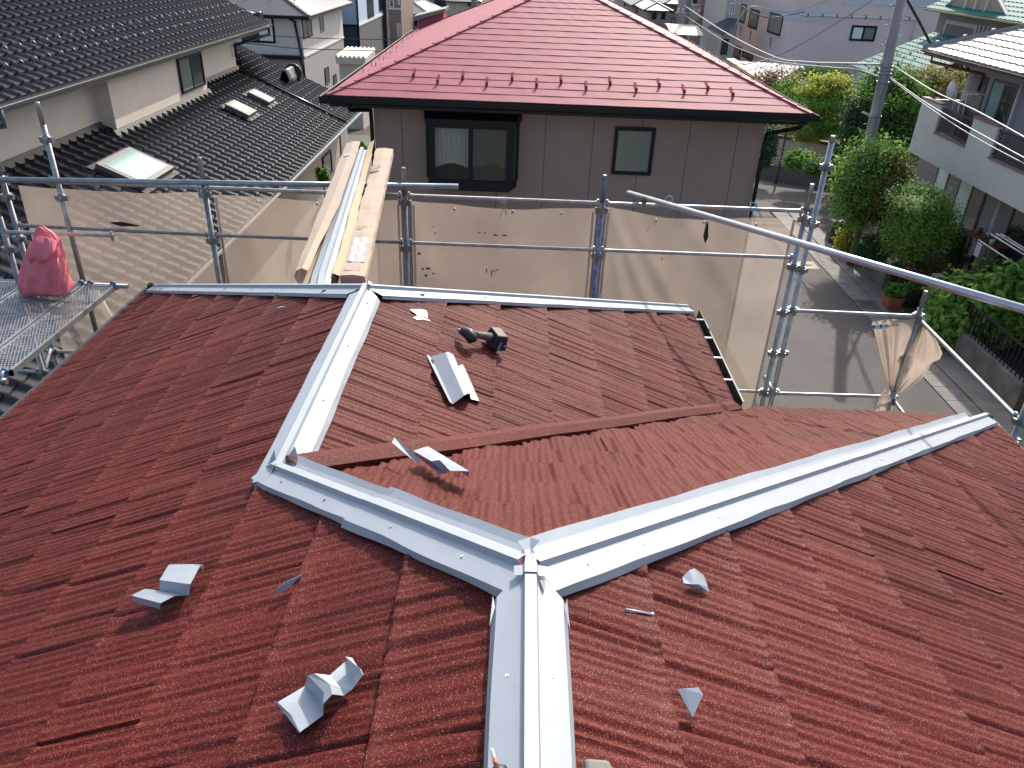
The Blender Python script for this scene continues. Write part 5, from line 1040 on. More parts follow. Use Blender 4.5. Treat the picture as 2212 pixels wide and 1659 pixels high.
# distant pole, carport, parked van
a = ony(1480, 60, 72); fp = thing('utility_pole', (a.x, 72, FZ), 'concrete utility pole in the distance beside the pinkish apartments', 'utility pole'); mb = MB(); mb.tube([(a.x, 72, FZ), (a.x, 72, 1.5)], [.24, .18], 12); mb.build('pole', concrete, fp)
mb = MB(); z = ony(1480, 28, 72).z; mb.bar((a.x - 1, 71.8, z), (a.x + 1, 71.8, z), .12, .12); mb.build('crossarm', steel, fp)
for dx in (-.8, -.4, .5, .9): mb = MB(); mb.tube([(a.x + dx, 71.8, z + .05), (a.x + dx, 71.8, z + .35)], .08, 8); mb.build('insulator', white, fp)
mb = MB(); mb.bar((a.x + .1, 71.8, ony(1480, 62, 72).z), (a.x - 1.5, 71.5, ony(1480, 62, 72).z + .35), .25, .12); mb.build('lamp_head', white, fp)
p = [ony(1437, 58, 70), ony(1505, 60, 70)]; cp = thing('carport', (p[0].x, 69, FZ), 'carport with a curved cream translucent roof left of the distant pole', 'carport')
mb = MB(); rows = [[(x, 67 + 4 * k / 6, p[0].z - .3 + .5 * math.sin(k / 6 * 2.0)) for k in range(7)] for x in np.linspace(p[0].x, p[1].x, 7)]; mb.grid(rows, False); mb.build('roof', mat('cream_polycarbonate', (.62, .58, .45), .4), cp, solid=.05)
for x in (p[0].x + .2, p[1].x - .2): mb = MB(); mb.box(x - .06, x + .06, 70.6, 70.8, FZ, p[0].z + .1); mb.build('post', steel, cp)
def car(loc, rz, label, bm, L_=3.4, W_=1.48, H_=1.75):
    c = thing('parked_car', loc, label, 'car', None, rz); M = Matrix.Translation(loc) @ Matrix.Rotation(rz, 4, 'Z')
    def T(l): return [M @ Vector(p) for p in l]
    pr_ = [(-.5, .3), (-.5, .95), (-.47, 1.0), (-.40, 1.7), (-.30, 1.75), (.18, 1.72), (.30, 1.1), (.47, .95), (.5, .7), (.5, .3)]
    mb = MB(); s = [T([(x * L_, W_ / 2 * (1 if z < 1.05 else .88), z)])[0] for x, z in pr_]; s2 = [T([(x * L_, -W_ / 2 * (1 if z < 1.05 else .88), z)])[0] for x, z in pr_]
    n_ = len(pr_); mb.add(s + s2, [(i, (i + 1) % n_, (i + 1) % n_ + n_, i + n_) for i in range(n_)] + [tuple(range(n_))[::-1], tuple(range(n_, 2 * n_))]); mb.build('body', bm, c, bevel=.04)
    for sd in (1, -1):
        mb = MB(); mb.poly(T([(-.42 * L_, sd * W_ / 2 * .96, 1.08), (.22 * L_, sd * W_ / 2 * .96, 1.08), (.14 * L_, sd * W_ / 2 * .90, 1.6), (-.38 * L_, sd * W_ / 2 * .90, 1.6)]), .01); mb.build('side_window', glass, c)
    mb = MB(); mb.poly(T([(.305 * L_, -.6, 1.13), (.305 * L_, .6, 1.13), (.195 * L_, .55, 1.65), (.195 * L_, -.55, 1.65)]), .01); mb.build('windscreen', glass, c); mb = MB(); mb.poly(T([(-.475 * L_, -.6, 1.1), (-.475 * L_, .6, 1.1), (-.415 * L_, .55, 1.6), (-.415 * L_, -.55, 1.6)]), .01); mb.build('rear_window', glass, c)
    for x in (-.32, .32):
        for sd in (1, -1): mb = MB(); a, b = T([(x * L_, sd * (W_ / 2 - .18), .3), (x * L_, sd * (W_ / 2 + .01), .3)]); mb.tube([a, b], .3, 16); wl_ = mb.build('wheel', black, c); mb = MB(); mb.tube([b, b + (b - a) * .05], .17, 12); mb.build('rim', steel, wl_)
    for sd in (.5, -.5): mb = MB(); a = T([(L_ * .49, sd * W_ * .8, .75)])[0]; b = T([(L_ * .51, sd * W_ * .8, .75)])[0]; mb.tube([a, b], .12, 10); mb.build('headlight', skyglass, c)
    return c
a = ony(1563, 124, 56); car((a.x, 56, gz(0, 56)), math.pi / 2, 'small white box-shaped car parked beyond the right-hand edge of the red roof', white)
# low blue-grey roof, planter walls
Y_ = 47; fz_ = ony(1640, 160, Y_).z; lb = thing('shed', (ony(1640, 160, Y_).x, Y_, FZ), 'low building with a flat blue-grey sheet roof below the pink building', 'shed')
mb = MB(); P4 = [onz(1576, 131, fz_), onz(1640, 178, fz_), onz(1745, 170, fz_), onz(1735, 140, fz_)]; mb.poly(P4, .15); mb.build('roof', siding('blue_grey_sheet_roof', (.36, .41, .48), 1.1, True, .6, .45), lb)
mb = MB(); mb.poly([onz(1568, 128, fz_ + .03), onz(1585, 128, fz_ + .03), onz(1700, 190, fz_ + .03), onz(1660, 188, fz_ + .03)], .06); mb.build('roof_edge', mat('ochre_sheet', (.52, .42, .25), .6), lb)
mb = MB(); c = (P4[0] + P4[1] + P4[2] + P4[3]) / 4; mb.box(c.x - 2.2, c.x + 2.2, c.y - 1.2, c.y + 1.8, FZ, fz_ - .16); mb.build('wall', beigew, lb)
Y_ = 42.5; a = ony(1715, 168, Y_); b = ony(1765, 170, Y_); a2 = ony(1770, 166, Y_); b2 = ony(1828, 172, Y_)
pl_ = thing('planter_wall', (a.x, Y_, FZ), 'cream garden walls with planting boxes, below the pink building', 'wall')
for p_, r_, bt_ in ((a, b, 205), (a2, b2, 200)):
    mb = MB(); mb.box(p_.x, r_.x, Y_, Y_ + .9, FZ, p_.z - .1); mb.build('planter', mat('cream_block', (.46, .45, .42), .85, noise=.08), pl_)
# ---- teal tiled house
TY = 46; A = ony(1838, 142, TY); Bt = ony(2018, 70, TY); tq = (Bt.z - A.z) / (Bt.x - A.x); TX = A.x; TZ = A.z
teal = mat('teal_glazed_tile', (.045, .20, .18), .5, noise=.25, nscale=3, spec=.06)
th_ = thing('house', (TX + 6, TY - 6, FZ), 'house with teal glazed tiles, lattice gable and lower roof, behind the utility pole', 'house')
nearv = onpl(2069, 140, (TX, 0, TZ), (tq, 0, -1)); ynear = onpl(1985, 166, (TX, 0, TZ), (-tq, 0, 1)).y
tiles(th_, TX, TZ, -1, ynear, TY, Bt.x - TX, m=teal, pitch=.36, expo=.36, amp=.04, smp=8, q_=tq)
UWX = Bt.x + .3
mb = MB(); mb.box(TX + 1.2, UWX + 8, ynear + .8, TY - .6, FZ, TZ); mb.build('wall', mat('grey_brown_wall', (.22, .20, .19), .85, noise=.1), th_)
yw0, yw1 = ynear - 1, onx(2022, 60, UWX).y; zw = onx(2022, 25, UWX).z
mb = MB(); mb.box(UWX, UWX + 7, 20, yw1, FZ, zw); mb.build('wall', MATS['grey_brown_wall'], th_)
tiles(th_, UWX - .7, onx(2000, 17, UWX - .7).z, -1, 20, onx(2000, 17, UWX - .7).y, 4.2, m=teal, pitch=.36, expo=.36, amp=.04, smp=8, q_=.5)
gutter_y(th_, UWX - .68, onx(2000, 17, UWX - .7).z - .02, 20, onx(2000, 17, UWX - .7).y, -1, .09, mat('ochre_gutter', (.50, .38, .18), .5))
gutter_y(th_, TX + .0, TZ - .02, ynear, TY, -1, .08, mat('brown_gutter', (.10, .06, .05), .5))
wx(th_, UWX, -1, 2135, 50, 122, 2030, n=1, fw=.25, fm=mat('pale_frame', (.42, .41, .38), .7), gm=mat('grey_screen', (.16, .15, .15), .8)) if False else window(th_, 'x', UWX, -1, onx(2032, 90, UWX).y, onx(2100, 100, UWX).y, onx(2032, 118, UWX).z, onx(2032, 40, UWX).z, n=1, fw=.18, fm=mat('pale_frame', (.42, .41, .38), .7), gm=mat('grey_screen', (.16, .15, .15), .8))
for k in range(6): p = onx(2108 + k * 9, 95, UWX); mb = MB(); mb.box(UWX - .08, UWX, p.y - .07, p.y + .07, onx(2032, 118, UWX).z, onx(2032, 38, UWX).z); mb.build('lattice_bar', MATS['pale_frame'], th_)
g0_ = onx(2095, 28, UWX - .9); 
mb = MB(); zz = g0_.z; ya, yb_ = onx(2035, 5, UWX - .6).y, onx(2165, 25, UWX - .6).y; mb.poly([(UWX - .3, ya, zz + .1), (UWX - .3, yb_, zz + .1), (UWX - .3, (ya + yb_) / 2, zz + 1.7)], .1); mb.build('gable', mat('tan_gable', (.40, .30, .22), .8), th_)
mb = MB()
for f in (.0, .33, .5, .67, 1.0):
    yq = ya + (yb_ - ya) * f; top = (UWX - .34, (ya + yb_) / 2, zz + 1.7) if f in (0, 1.0) else (UWX - .34, yq, zz + .1 + 1.6 * (1 - abs(f - .5) * 2)); mb = MB(); mb.bar((UWX - .34, yq, zz + .1), top, .05, .14, (1, 0, 0)); mb.build('gable_batten', white, th_)
# ================================================================ RIGHT HOUSE WITH BALCONY
rh = thing('house', (15, 18, GZ), 'pale grey house with lattice balcony and silvery tiled roof at the right edge', 'house')
rw = siding('pale_grey_panel', (.60, .61, .58), 1.05, True, .8); BXF = 12.0; yend = 24.45; zt4, zb4 = -3.53, -5.08
capm = mat('brown_cap', (.22, .17, .15), .6)
cuts = [(onx(2034, 230, BXF).y, onx(2106, 250, BXF).y), (onx(2157, 275, BXF).y, 12.5)]; zm4 = -4.30
mb = MB(); mb.box(BXF, BXF + .14, 9, yend, zb4, zm4); mb.box(BXF, BXF + .14, cuts[0][0], yend, zm4, zt4); mb.box(BXF, BXF + .14, cuts[1][0], cuts[0][1], zm4, zt4); mb.box(BXF + .14, 13.4, yend - .14, yend, zb4, zt4); mb.box(BXF + .14, 13.3, 9, yend - .14, zb4, zb4 + .18); mb.build('balcony_wall', rw, rh)
for a, b in ((yend + .03, cuts[0][0] - .0), (cuts[0][1], cuts[1][0])): mb = MB(); mb.box(BXF - .03, BXF + .17, min(a, b), max(a, b), zt4, zt4 + .05); mb.build('coping', capm, rh)
lat = mat('dark_lattice', (.035, .03, .035), .5)
for a, b in cuts:
    a, b = max(a, b), min(a, b); mb = MB(); mb.box(BXF - .03, BXF + .17, b, a, zm4, zm4 + .045); mb.build('coping', capm, rh)
    mb = MB(); w_ = a - b; h_ = .52; st = .11; z0 = zm4 + .14
    mb.box(BXF + .05, BXF + .08, b, a, z0 + h_, z0 + h_ + .06); mb.box(BXF + .05, BXF + .08, b, a, z0 - .05, z0)
    k = -int(h_ / st) - 1
    while k * st < w_:
        for sg in (1, -1):
            t0 = max(0, -k * st); t1 = min(h_, w_ - k * st)
            if t1 > t0:
                za_, zb_2 = (t0, t1) if sg > 0 else (h_ - t0, h_ - t1); mb.bar((BXF + .065 + sg * .004, b + k * st + t0, z0 + za_), (BXF + .065 + sg * .004, b + k * st + t1, z0 + zb_2), .018, .006, (1, 0, 0))
        k += 1
    mb.build('lattice_panel', lat, rh)
WX_ = 13.2
mb = MB(); mb.box(WX_, 20, 9, 24.6, GZ - .3, -2.42); mb.build('wall', mat('grey_blue_wall', (.34, .37, .40), .85, noise=.06), rh)
# silver tiled hip roof
RX, RZ, RYF = 12.1, -2.27, 25.5; rtile = mat('silver_pink_tile', (.36, .325, .31), .5, noise=.12, nscale=4, spec=.35)
tiles(rh, RX, RZ, -1, 9, RYF, 6, m=rtile, pitch=.30, expo=.29, amp=.02, ins=lambda x, y: (RYF - y) > (x - RX), smp=8)
hb = V(RX, RYF, RZ + .03)
mb = MB(); mb.bar(hb, hb + V(5, -5, 2.25), .16, .14); mb.build('hip_cap', mat('grey_hip_tile', (.27, .28, .31), .4), rh)
for i in range(10): p = hb + V(5, -5, 2.25) * ((i + .5) / 10); mb = MB(); mb.tube([p + V(-.03, .03, .02), p + V(.03, -.03, .03)], .10, 8); mb.build('hip_tile', MATS['grey_hip_tile'], rh)
mb = MB(); mb.box(RX + .04, 20, 9, RYF - .02, RZ - .16, RZ - .06); mb.build('soffit', mat('brown_soffit', (.16, .13, .12), .7), rh); gutter_y(rh, RX + .02, RZ - .02, 9, RYF, -1, .055, MATS['brown_gutter'])
mb = MB(); p = onx(2060, 145, 12.4); mb.tube([(RX + .1, p.y + 1.0, RZ - .1), (RX + .1, p.y + 1.0, RZ - .3), (WX_ - .05, p.y - .3, RZ - .45), (WX_ - .05, p.y - .3, RZ - .9)], .045, 8); mb.build('downpipe', MATS['brown_gutter'], rh)
# upper and lower openings on the street wall
def yx(px, py): return onx(px, py, WX_).y
lm = mat('shutter_brown', (.12, .105, .10), .5); zu0, zu1 = -4.9, -2.75
louvre(rh, 'x', WX_ - .005, -1, yx(2090, 190), yx(2128, 200), zu0, zu1, lm, 26)
window(rh, 'x', WX_, -1, yx(2140, 200), yx(2196, 210), zu0, zu1, n=2, fw=.07, fm=lm, gmats=[glass, skyglass])
mb = MB(); y = yx(2196, 240) ; mb.tube([(WX_ - .1, y, zu0), (WX_ - .1, y, RZ - .2)], .04, 8); mb.build('downpipe', white, rh)
zl0, zl1 = GZ + .35, -5.5
louvre(rh, 'x', WX_ - .005, -1, yx(1984, 370), yx(2016, 395), zl0 + .1, zl1, lm, 24)
window(rh, 'x', WX_, -1, yx(2018, 400), yx(2112, 480), zl0, zl1 + .05, n=4, fw=.07, fm=lm, gmats=[glass, curtain, glassg, curtain])
window(rh, 'x', WX_, -1, yx(2175, 500), 15.0, zl0, zl1, n=2, fw=.07, fm=lm, gmats=[glass, glass])
mb = MB(); y = yx(2155, 480); mb.tube([(WX_ - .12, y, GZ), (WX_ - .12, y, zb4)], .045, 8); mb.build('downpipe', white, rh)
mb = MB(); mb.box(WX_ - .95, WX_, 20.4, 24.0, GZ, GZ + .30); mb.build('step', concd, rh)
for i in range(4): mb = MB(); mb.box(11.75 - .0 + i * .0, 13.0, 19.2 + i * .33, 19.2 + (i + 1) * .33, GZ, GZ + .15 + i * .16); mb.build('step', concrete, rh)
# balcony clutter: dish, surfboard-like drying poles
def onb(px, py): return onx(px, py, 12.5)
p = onb(2056, 195); ds = thing('satellite_dish', p, 'small white satellite dish above the balcony corner', 'satellite dish'); mb = MB()
rows = [[p + V(-.10 * (1 - (r / 6) ** 2) , .26 * r / 6 * math.cos(t_), .26 * r / 6 * math.sin(t_)) for t_ in [k * math.pi / 10 for k in range(21)]] for r in range(7)]; mb.grid(rows); mb.build('dish', white, ds, solid=.01)
mb = MB(); mb.tube([p, p + V(.05, 0, -.3), V(p.x + .05, p.y, zt4)], .025, 8); mb.build('mast', steel_d, ds); mb = MB(); mb.tube([p, p + V(-.32, 0, -.05)], .012, 6); mb.tube([p + V(-.32, 0, -.05), p + V(-.38, 0, -.05)], .035, 8); mb.build('receiver_arm', steel_d, ds)
for k, (px, py) in enumerate(((2072, 205), (2084, 212), (2096, 210))):
    p = onb(px, py); mb = MB(); mb.tube([V(p.x, p.y, zb4 + .2), V(p.x - .1, p.y, p.z + .1), V(p.x + .2, p.y - .3, p.z + .12)], .02, 8); tag(mb.build('drying_pole', white), ['first white drying-pole bracket on the balcony, nearest the dish', 'middle white drying-pole bracket on the balcony', 'white drying-pole bracket on the balcony nearest the window'][k], 'pole bracket', 'balcony drying brackets')
# laundry poles in the garden
for k, (a, b) in enumerate((((2113, 521), (2203, 573)), ((2140, 508), (2230, 558)), ((2151, 509), (2240, 553)), ((2161, 509), (2240, 548)))):
    A = onx(*a, 11.7 + .12 * k); B = onx(*b, 11.7 + .12 * k); z = (A.z + B.z) / 2; A.z = z; B.z = z; mb = MB(); mb.tube([A, B], .018, 8)
    tag(mb.build('laundry_pole', white), ['lowest and longest white laundry pole over the garden', 'second white laundry pole, with two pegs', 'third white laundry pole over the garden', 'white laundry pole nearest the house wall'][k], 'laundry pole', 'laundry poles over the garden')
p = onx(2130, 560, 11.8); mb = MB(); mb.tube([V(p.x, p.y, GZ), V(p.x, p.y, p.z + .4), V(p.x + .05, p.y - .1, p.z + .65), V(p.x + .1, p.y - .45, p.z + .72)], .022, 8); tag(mb.build('laundry_stand', steel), 'curved steel laundry stand carrying the poles in the garden', 'laundry stand')
p = onx(2112, 539, 11.65); mb = MB(); mb.box(p.x - .01, p.x + .01, p.y - .10, p.y + .10, p.z - .17, p.z + .17); o = thing('hanging_tag', p, 'white card hanging below the lowest laundry pole', 'card'); mb.build('card', white, o)
for k in range(4): mb = MB(); mb.box(p.x - .014, p.x - .011, p.y - .06, p.y + .06, p.z - .12 + k * .075, p.z - .09 + k * .075); mb.build('print_block', mat('grey_print', (.35, .36, .38), .7), o)
def pot(px, py, z, r, h, m, label, name='flower_pot', taper=.75, n_=20, sq=False):
    p = onz(px, py, z); mb = MB(); rows = []
    for rr_, zz_ in ((r * taper, 0), (r, h * .88), (r * 1.08, h * .88), (r * 1.08, h), (r * .95, h), (r * .9, h * .8), (0.001, h * .8)):
        rows.append([p + V(*( (max(-rr_, min(rr_, rr_ * 1.4 * math.cos(t_))), max(-rr_ * 1.3, min(rr_ * 1.3, rr_ * 1.9 * math.sin(t_))), zz_) if sq else (rr_ * math.cos(t_), rr_ * math.sin(t_), zz_))) for t_ in [k * 2 * math.pi / n_ for k in range(n_ + 1)]])
    mb.grid(rows, False); return tag(mb.build(name, m), label, 'pot'), p
terra = mat('terracotta', (.38, .13, .07), .75, noise=.12); o, pt1 = pot(1922, 664, GZ + .05, .21, .38, terra, 'large terracotta planter with leafy greens beside the concrete wall', sq=True)
o, pt2 = pot(1963, 655, GZ + .05, .30, .42, mat('dark_pot', (.05, .055, .05), .6), 'dark green round pot right of the terracotta planter')
pot(2055, 560, GZ + .63, .15, .28, white, 'white bucket standing on top of the concrete steps', name='bucket'); pot(2079, 562, GZ + .63, .32, .22, mat('verdigris', (.16, .22, .20), .7), 'hexagonal grey-green planter on the steps', n_=6)
pot(2092, 515, GZ + .7, .27, .45, terra, 'orange-brown pot by the shaded house wall', taper=.9)
shelf = thing('plant_stand', onx(2130, 515, 12.7), 'low wooden bench of small pots against the shaded wall', 'plant stand'); c = onx(2130, 515, 12.7)
mb = MB(); mb.box(c.x - .25, c.x + .25, c.y - .7, c.y + .7, c.z - .04, c.z); mb.build('top', mat('red_brown_wood', (.22, .09, .05), .7), shelf)
for dy in (-.6, .6):
    for dx in (-.2, .2): mb = MB(); mb.box(c.x + dx - .03, c.x + dx + .03, c.y + dy - .03, c.y + dy + .03, GZ, c.z - .04); mb.build('leg', lat, shelf)
for k in range(6):
    x, y = c.x - .12 + .2 * (k % 2), c.y - .5 + k * .2; mb = MB(); mb.tube([(x, y, c.z), (x, y, c.z + .13)], [.05, .07], 10); tag(mb.build('flower_pot', [white, terra, concd][k % 3]), ['tiny white pot at the near end of the wooden bench', 'tiny terracotta pot second from the near end of the bench', 'tiny grey pot in the nearer half of the wooden bench', 'tiny white pot in the farther half of the bench', 'tiny terracotta pot second from the far end of the bench', 'tiny grey pot at the far end of the wooden bench'][k], 'pot', 'small pots on the bench')
# garden walls
rwl = thing('retaining_wall', (10.7, 22, GZ), 'stained concrete retaining wall along the road beside the camellia', 'wall'); mb = MB(); mb.box(10.52, 10.68, 20.7, 24.6, GZ - .2, GZ + .68); mb.build('wall', mat('stained_concrete', (.20, .19, .17), .9, noise=.5, nscale=1.6, bump=.3), rwl, bevel=.01)
mb = MB(); mb.box(10.3, 10.75, 24.6, 24.95, GZ - .2, GZ + .75); tag(mb.build('gate_pillar', concd, bevel=.01), 'short dark pillar at the far end of the concrete retaining wall', 'pillar')
a = onz(1985, 700, GZ); mb = MB(); mb.box(11.0, 11.9, 20.75, 20.95, GZ, GZ + 1.15); tag(mb.build('gate_wall', MATS['stained_concrete'], bevel=.01), 'grey concrete gate wall behind the two flower pots', 'wall')
mb = MB(); mb.box(10.62, 10.84, 9, 18.3, GZ - .2, GZ + .62); fn = thing('garden_fence', (10.7, 14, GZ), 'concrete wall with black vertical fence bars below the leafy hedge', 'fence'); mb.build('base_wall', MATS['stained_concrete'], fn, bevel=.01)
mb = MB()
for i in range(60): y = 9.1 + i * .155; mb.box(10.72, 10.745, y, y + .025, GZ + .62, GZ + 1.3)
mb.box(10.71, 10.755, 9, 18.3, GZ + 1.25, GZ + 1.29); mb.build('railing', black, fn)
mb = MB(); mb.box(10.6, 10.85, 18.3, 18.6, GZ, GZ + 1.35); tag(mb.build('gate_pillar', MATS['stained_concrete'], bevel=.01), 'tall grey pillar at the hedge end of the fence', 'pillar')
c = onz(2165, 880, GZ + .5); mb = MB(); mb.box(10.45, 10.58, c.y - .35, c.y + .45, GZ + .1, GZ + 1.15); tag(mb.build('gate_panel', mat('rust_brown', (.09, .045, .03), .8, noise=.3)), 'dark rust-brown panel standing against the fence wall', 'panel')
A = onz(1671, 296, -6.95); B = onz(1990, 339, -6.95); gw = thing('garden_wall', A, 'cream garden wall with dark coping across the side road', 'wall'); mb = MB(); mb.bar(A + V(0, 0, -.8), B + V(0, 0, -.8), .15, 1.6); mb.build('wall', beigew, gw); mb = MB(); mb.bar(A + V(0, 0, .06), B + V(0, 0, .06), .3, .12); mb.build('coping', mat('dark_coping', (.09, .07, .06), .8, noise=.2), gw)
A = onz(1640, 349, -7.95); B = onz(1800, 382, -7.95); mb = MB(); mb.bar(A + V(0, 0, -.35), B + V(0, 0, -.35), .25, .7); tag(mb.build('brick_wall', siding('stacked_brick', (.17, .155, .145), .1, False, .5, .85)), 'low grey-brown brick wall edging the planted bed across the side road', 'wall')
# lean-to with a beige fascia, added to darken the gap under the left deck
a = onz(-60, 805, -5.2); ysd = a.y; sh_ = thing('shed', (-6, ysd + .8, GZ), 'dark lean-to with a beige fascia board in the gap under the left deck', 'shed')
mb = MB(); mb.hexa([(-9, ysd, -5.16), (-4.3, ysd, -5.16), (-4.3, ysd + 1.5, -5.0), (-9, ysd + 1.5, -5.0), (-9, ysd, -5.12), (-4.3, ysd, -5.12), (-4.3, ysd + 1.5, -4.96), (-9, ysd + 1.5, -4.96)]); mb.build('roof', mat('dark_brown_sheet', (.05, .042, .036), .8, noise=.3, nscale=3), sh_)
mb = MB(); mb.box(-9, -4.3, ysd - .03, ysd - .004, -5.26, -5.13); mb.build('fascia', beigew, sh_)
mb = MB(); mb.box(-9, -4.35, ysd + .02, ysd + 1.45, GZ, -5.18); mb.build('wall', MATS['black_wall'], sh_)  # black colour stands in for the shade on this wall
# ================================================================ TREES AND PLANTS
def leaves(name, C, r3, n, size, m, seed, parent=None, shell=.55, bumps=7, asp=.5, flat=0, clump=26, droop=0, gap=0.0):
    r = np.random.RandomState(seed); C = np.array(C, float); r3 = np.array(r3, float)
    nc = max(8, n // clump); d = r.normal(size=(nc, 3)); d /= np.linalg.norm(d, axis=1)[:, None]; rad = (shell + (1 - shell) * r.rand(nc) ** .6)
    bd = r.normal(size=(bumps, 3)); bd /= np.linalg.norm(bd, axis=1)[:, None]; bu = .78 + .34 * np.max(np.clip(d @ bd.T, 0, 1) ** 5 * (.5 + r.rand(bumps)), axis=1)
    cc = C + d * r3 * (rad * bu)[:, None]
    keep = r.rand(nc) > gap; cc = cc[keep]; d = d[keep]; nc = len(cc)
    ci = r.randint(0, nc, n); cs_ = float(np.mean(r3)) * .16
    P = cc[ci] + r.normal(size=(n, 3)) * cs_ * (.6 + .8 * r.rand(nc))[ci][:, None]
    N = d[ci] * .8 + r.normal(size=(n, 3)) * .75 + np.array([0, 0, .5]); N /= np.linalg.norm(N, axis=1)[:, None]
    T = np.cross(N, r.normal(size=(n, 3))); T /= np.linalg.norm(T, axis=1)[:, None]; Bv = np.cross(N, T); s = size * (.6 + .8 * r.rand(n))[:, None]
    v = np.stack([P - T * s, P - Bv * s * asp + N * s * .15, P + T * s, P + Bv * s * asp + N * s * .15], 1).reshape(-1, 3)
    f = np.arange(4 * n).reshape(-1, 4); return fastmesh(name, v, f, m, parent)
def limbs(parent, base, tips, r0=.06, m=bark):
    for i, t_ in enumerate(tips):
        base = Vector(base); t_ = Vector(t_); mid_ = base.lerp(t_, .5) + V(random.uniform(-.1, .1), random.uniform(-.1, .1), .05)
        mb = MB(); mb.tube([base, mid_, t_], [r0, r0 * .7, r0 * .35], 8); mb.build('limb', m, parent)
def tree(name, label, px, py, y, rx, rz, n, size, m, seed, cat='tree', ry=None, trunk=True, core=True, gz_=None, group=None, tr=.07, **k):
    c = ony(px, py, y); dep = (RM.T @ np.array(c))[2]; kx = rx * dep / F; kz = rz * dep / F / .87; ry_ = ry or kx * .8
    g = gz_ if gz_ is not None else gz(0, y); t = thing(name, (c.x, c.y, g), label, cat, group)
    leaves('crown', c, (kx, ry_, kz), n, size, m, seed, t, **k)
    if trunk:
        mb = MB(); mb.tube([V(c.x, c.y, g - .1), V(c.x + .04, c.y, (g + c.z) / 2), V(c.x, c.y, c.z + kz * .3)], [tr * 1.3, tr, tr * .5], 10); mb.build('trunk', bark, t)
        limbs(t, V(c.x, c.y, c.z - kz * .55), [c + V(kx * .5, 0, kz * .35), c + V(-kx * .5, ry_ * .2, kz * .3), c + V(0, -ry_ * .5, kz * .2)], tr * .6)
    return t, c
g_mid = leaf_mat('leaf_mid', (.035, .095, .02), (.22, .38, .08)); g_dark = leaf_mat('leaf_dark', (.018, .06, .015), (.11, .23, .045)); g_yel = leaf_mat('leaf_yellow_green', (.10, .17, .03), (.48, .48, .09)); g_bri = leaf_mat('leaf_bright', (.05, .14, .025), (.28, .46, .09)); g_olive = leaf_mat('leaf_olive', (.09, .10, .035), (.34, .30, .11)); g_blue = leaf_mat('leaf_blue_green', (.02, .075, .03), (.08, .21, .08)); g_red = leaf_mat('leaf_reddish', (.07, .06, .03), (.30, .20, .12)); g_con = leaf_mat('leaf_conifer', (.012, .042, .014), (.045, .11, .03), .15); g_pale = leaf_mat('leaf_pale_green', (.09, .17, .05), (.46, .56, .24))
tree('camellia_tree', 'tall glossy camellia standing in front of the utility pole', 1880, 400, 22.6, 76, 82, 15000, .052, g_mid, 1, tr=.09)
t, c = tree('camellia_tree', 'narrow darker tree with reddish tips, right of the glossy camellia', 1925, 405, 22.0, 36, 70, 4500, .04, g_olive, 2); 
tree('rounded_tree', 'dome-clipped tree with pale sunlit top, below the balcony', 1988, 478, 20.7, 72, 66, 15000, .04, g_bri, 3, tr=.06, shell=.75)
leaves('sun_tinted_leaves', tuple(ony(1985, 440, 20.7)), (.86, .8, .42), 2600, .032, g_pale, 33, t if False else bpy.data.objects['rounded_tree'], shell=.9)  # paler leaves put the sunlight on the dome's top into the colour
tree('dark_shrub', 'dark bushy shrub between the clipped dome and the house wall', 2040, 545, 21.3, 40, 60, 4500, .045, g_dark, 4, 'shrub', trunk=False)
tree('fern_bush', 'feathery blue-green bush at the foot of the camellia', 1888, 540, 21.8, 42, 33, 5500, .05, g_blue, 5, 'shrub', trunk=False, asp=.3)
tree('fern_bush', 'feathery blue-green bush lower down beside the retaining wall', 1955, 590, 21.0, 42, 28, 4500, .05, g_blue, 6, 'shrub', trunk=False, asp=.3)
tree('yellow_shrub', 'small yellow-green shrub left of the camellia trunk', 1826, 520, 23.6, 24, 32, 1800, .05, g_yel, 7, 'shrub', trunk=False)
tree('grey_bush', 'grey-green fine-leaved bush beside the concrete steps', 2022, 600, 20.3, 38, 36, 3500, .03, g_olive, 8, 'shrub', trunk=False)
tree('flower_bush', 'small bush with pink and white flowers under the clipped dome', 1975, 585, 20.5, 26, 22, 1200, .035, g_mid, 9, 'shrub', trunk=False)
fm_ = mat('white_petal', (.8, .76, .78), .6, island=.15); leaves('blossom', tuple(ony(1985, 600, 20.2)), (.25, .2, .16), 160, .03, fm_, 91, bpy.data.objects['flower_bush'], clump=4); leaves('blossom', tuple(ony(1972, 580, 20.2)), (.2, .2, .12), 60, .03, mat('pink_petal', (.55, .15, .3), .6), 92, bpy.data.objects['flower_bush'], clump=4)
tree('leafy_hedge', 'broad-leaved bright hedge behind the black fence bars, lower right', 2105, 680, 17.4, 85, 78, 10000, .10, g_bri, 10, 'hedge', trunk=False, asp=.6)
tree('leafy_hedge', 'broad-leaved bush at the right edge above the fence, under the steel tube', 2215, 640, 17.0, 62, 74, 6500, .10, g_bri, 11, 'hedge', trunk=False, asp=.6)
tree('low_shrub', 'dark low shrub between the hedge and the garden path', 2150, 600, 18.6, 55, 30, 3000, .05, g_dark, 12, 'shrub', trunk=False)
leaves('potted_plant', tuple(pt1 + V(0, 0, .50)), (.30, .34, .18), 1000, .055, g_mid, 13); o = bpy.data.objects['potted_plant']; tag(o, 'bright leafy greens growing in the terracotta planter', 'plant')
o = leaves('potted_plant', tuple(pt2 + V(0, 0, .5)), (.28, .28, .14), 600, .045, g_mid, 14); tag(o, 'low plant growing in the dark round pot', 'plant')
o = leaves('small_shrub', tuple(ony(1990, 645, 19.9)), (.4, .3, .25), 1000, .05, g_yel, 15); tag(o, 'yellow-green shrub above the gate wall by the pots', 'shrub')
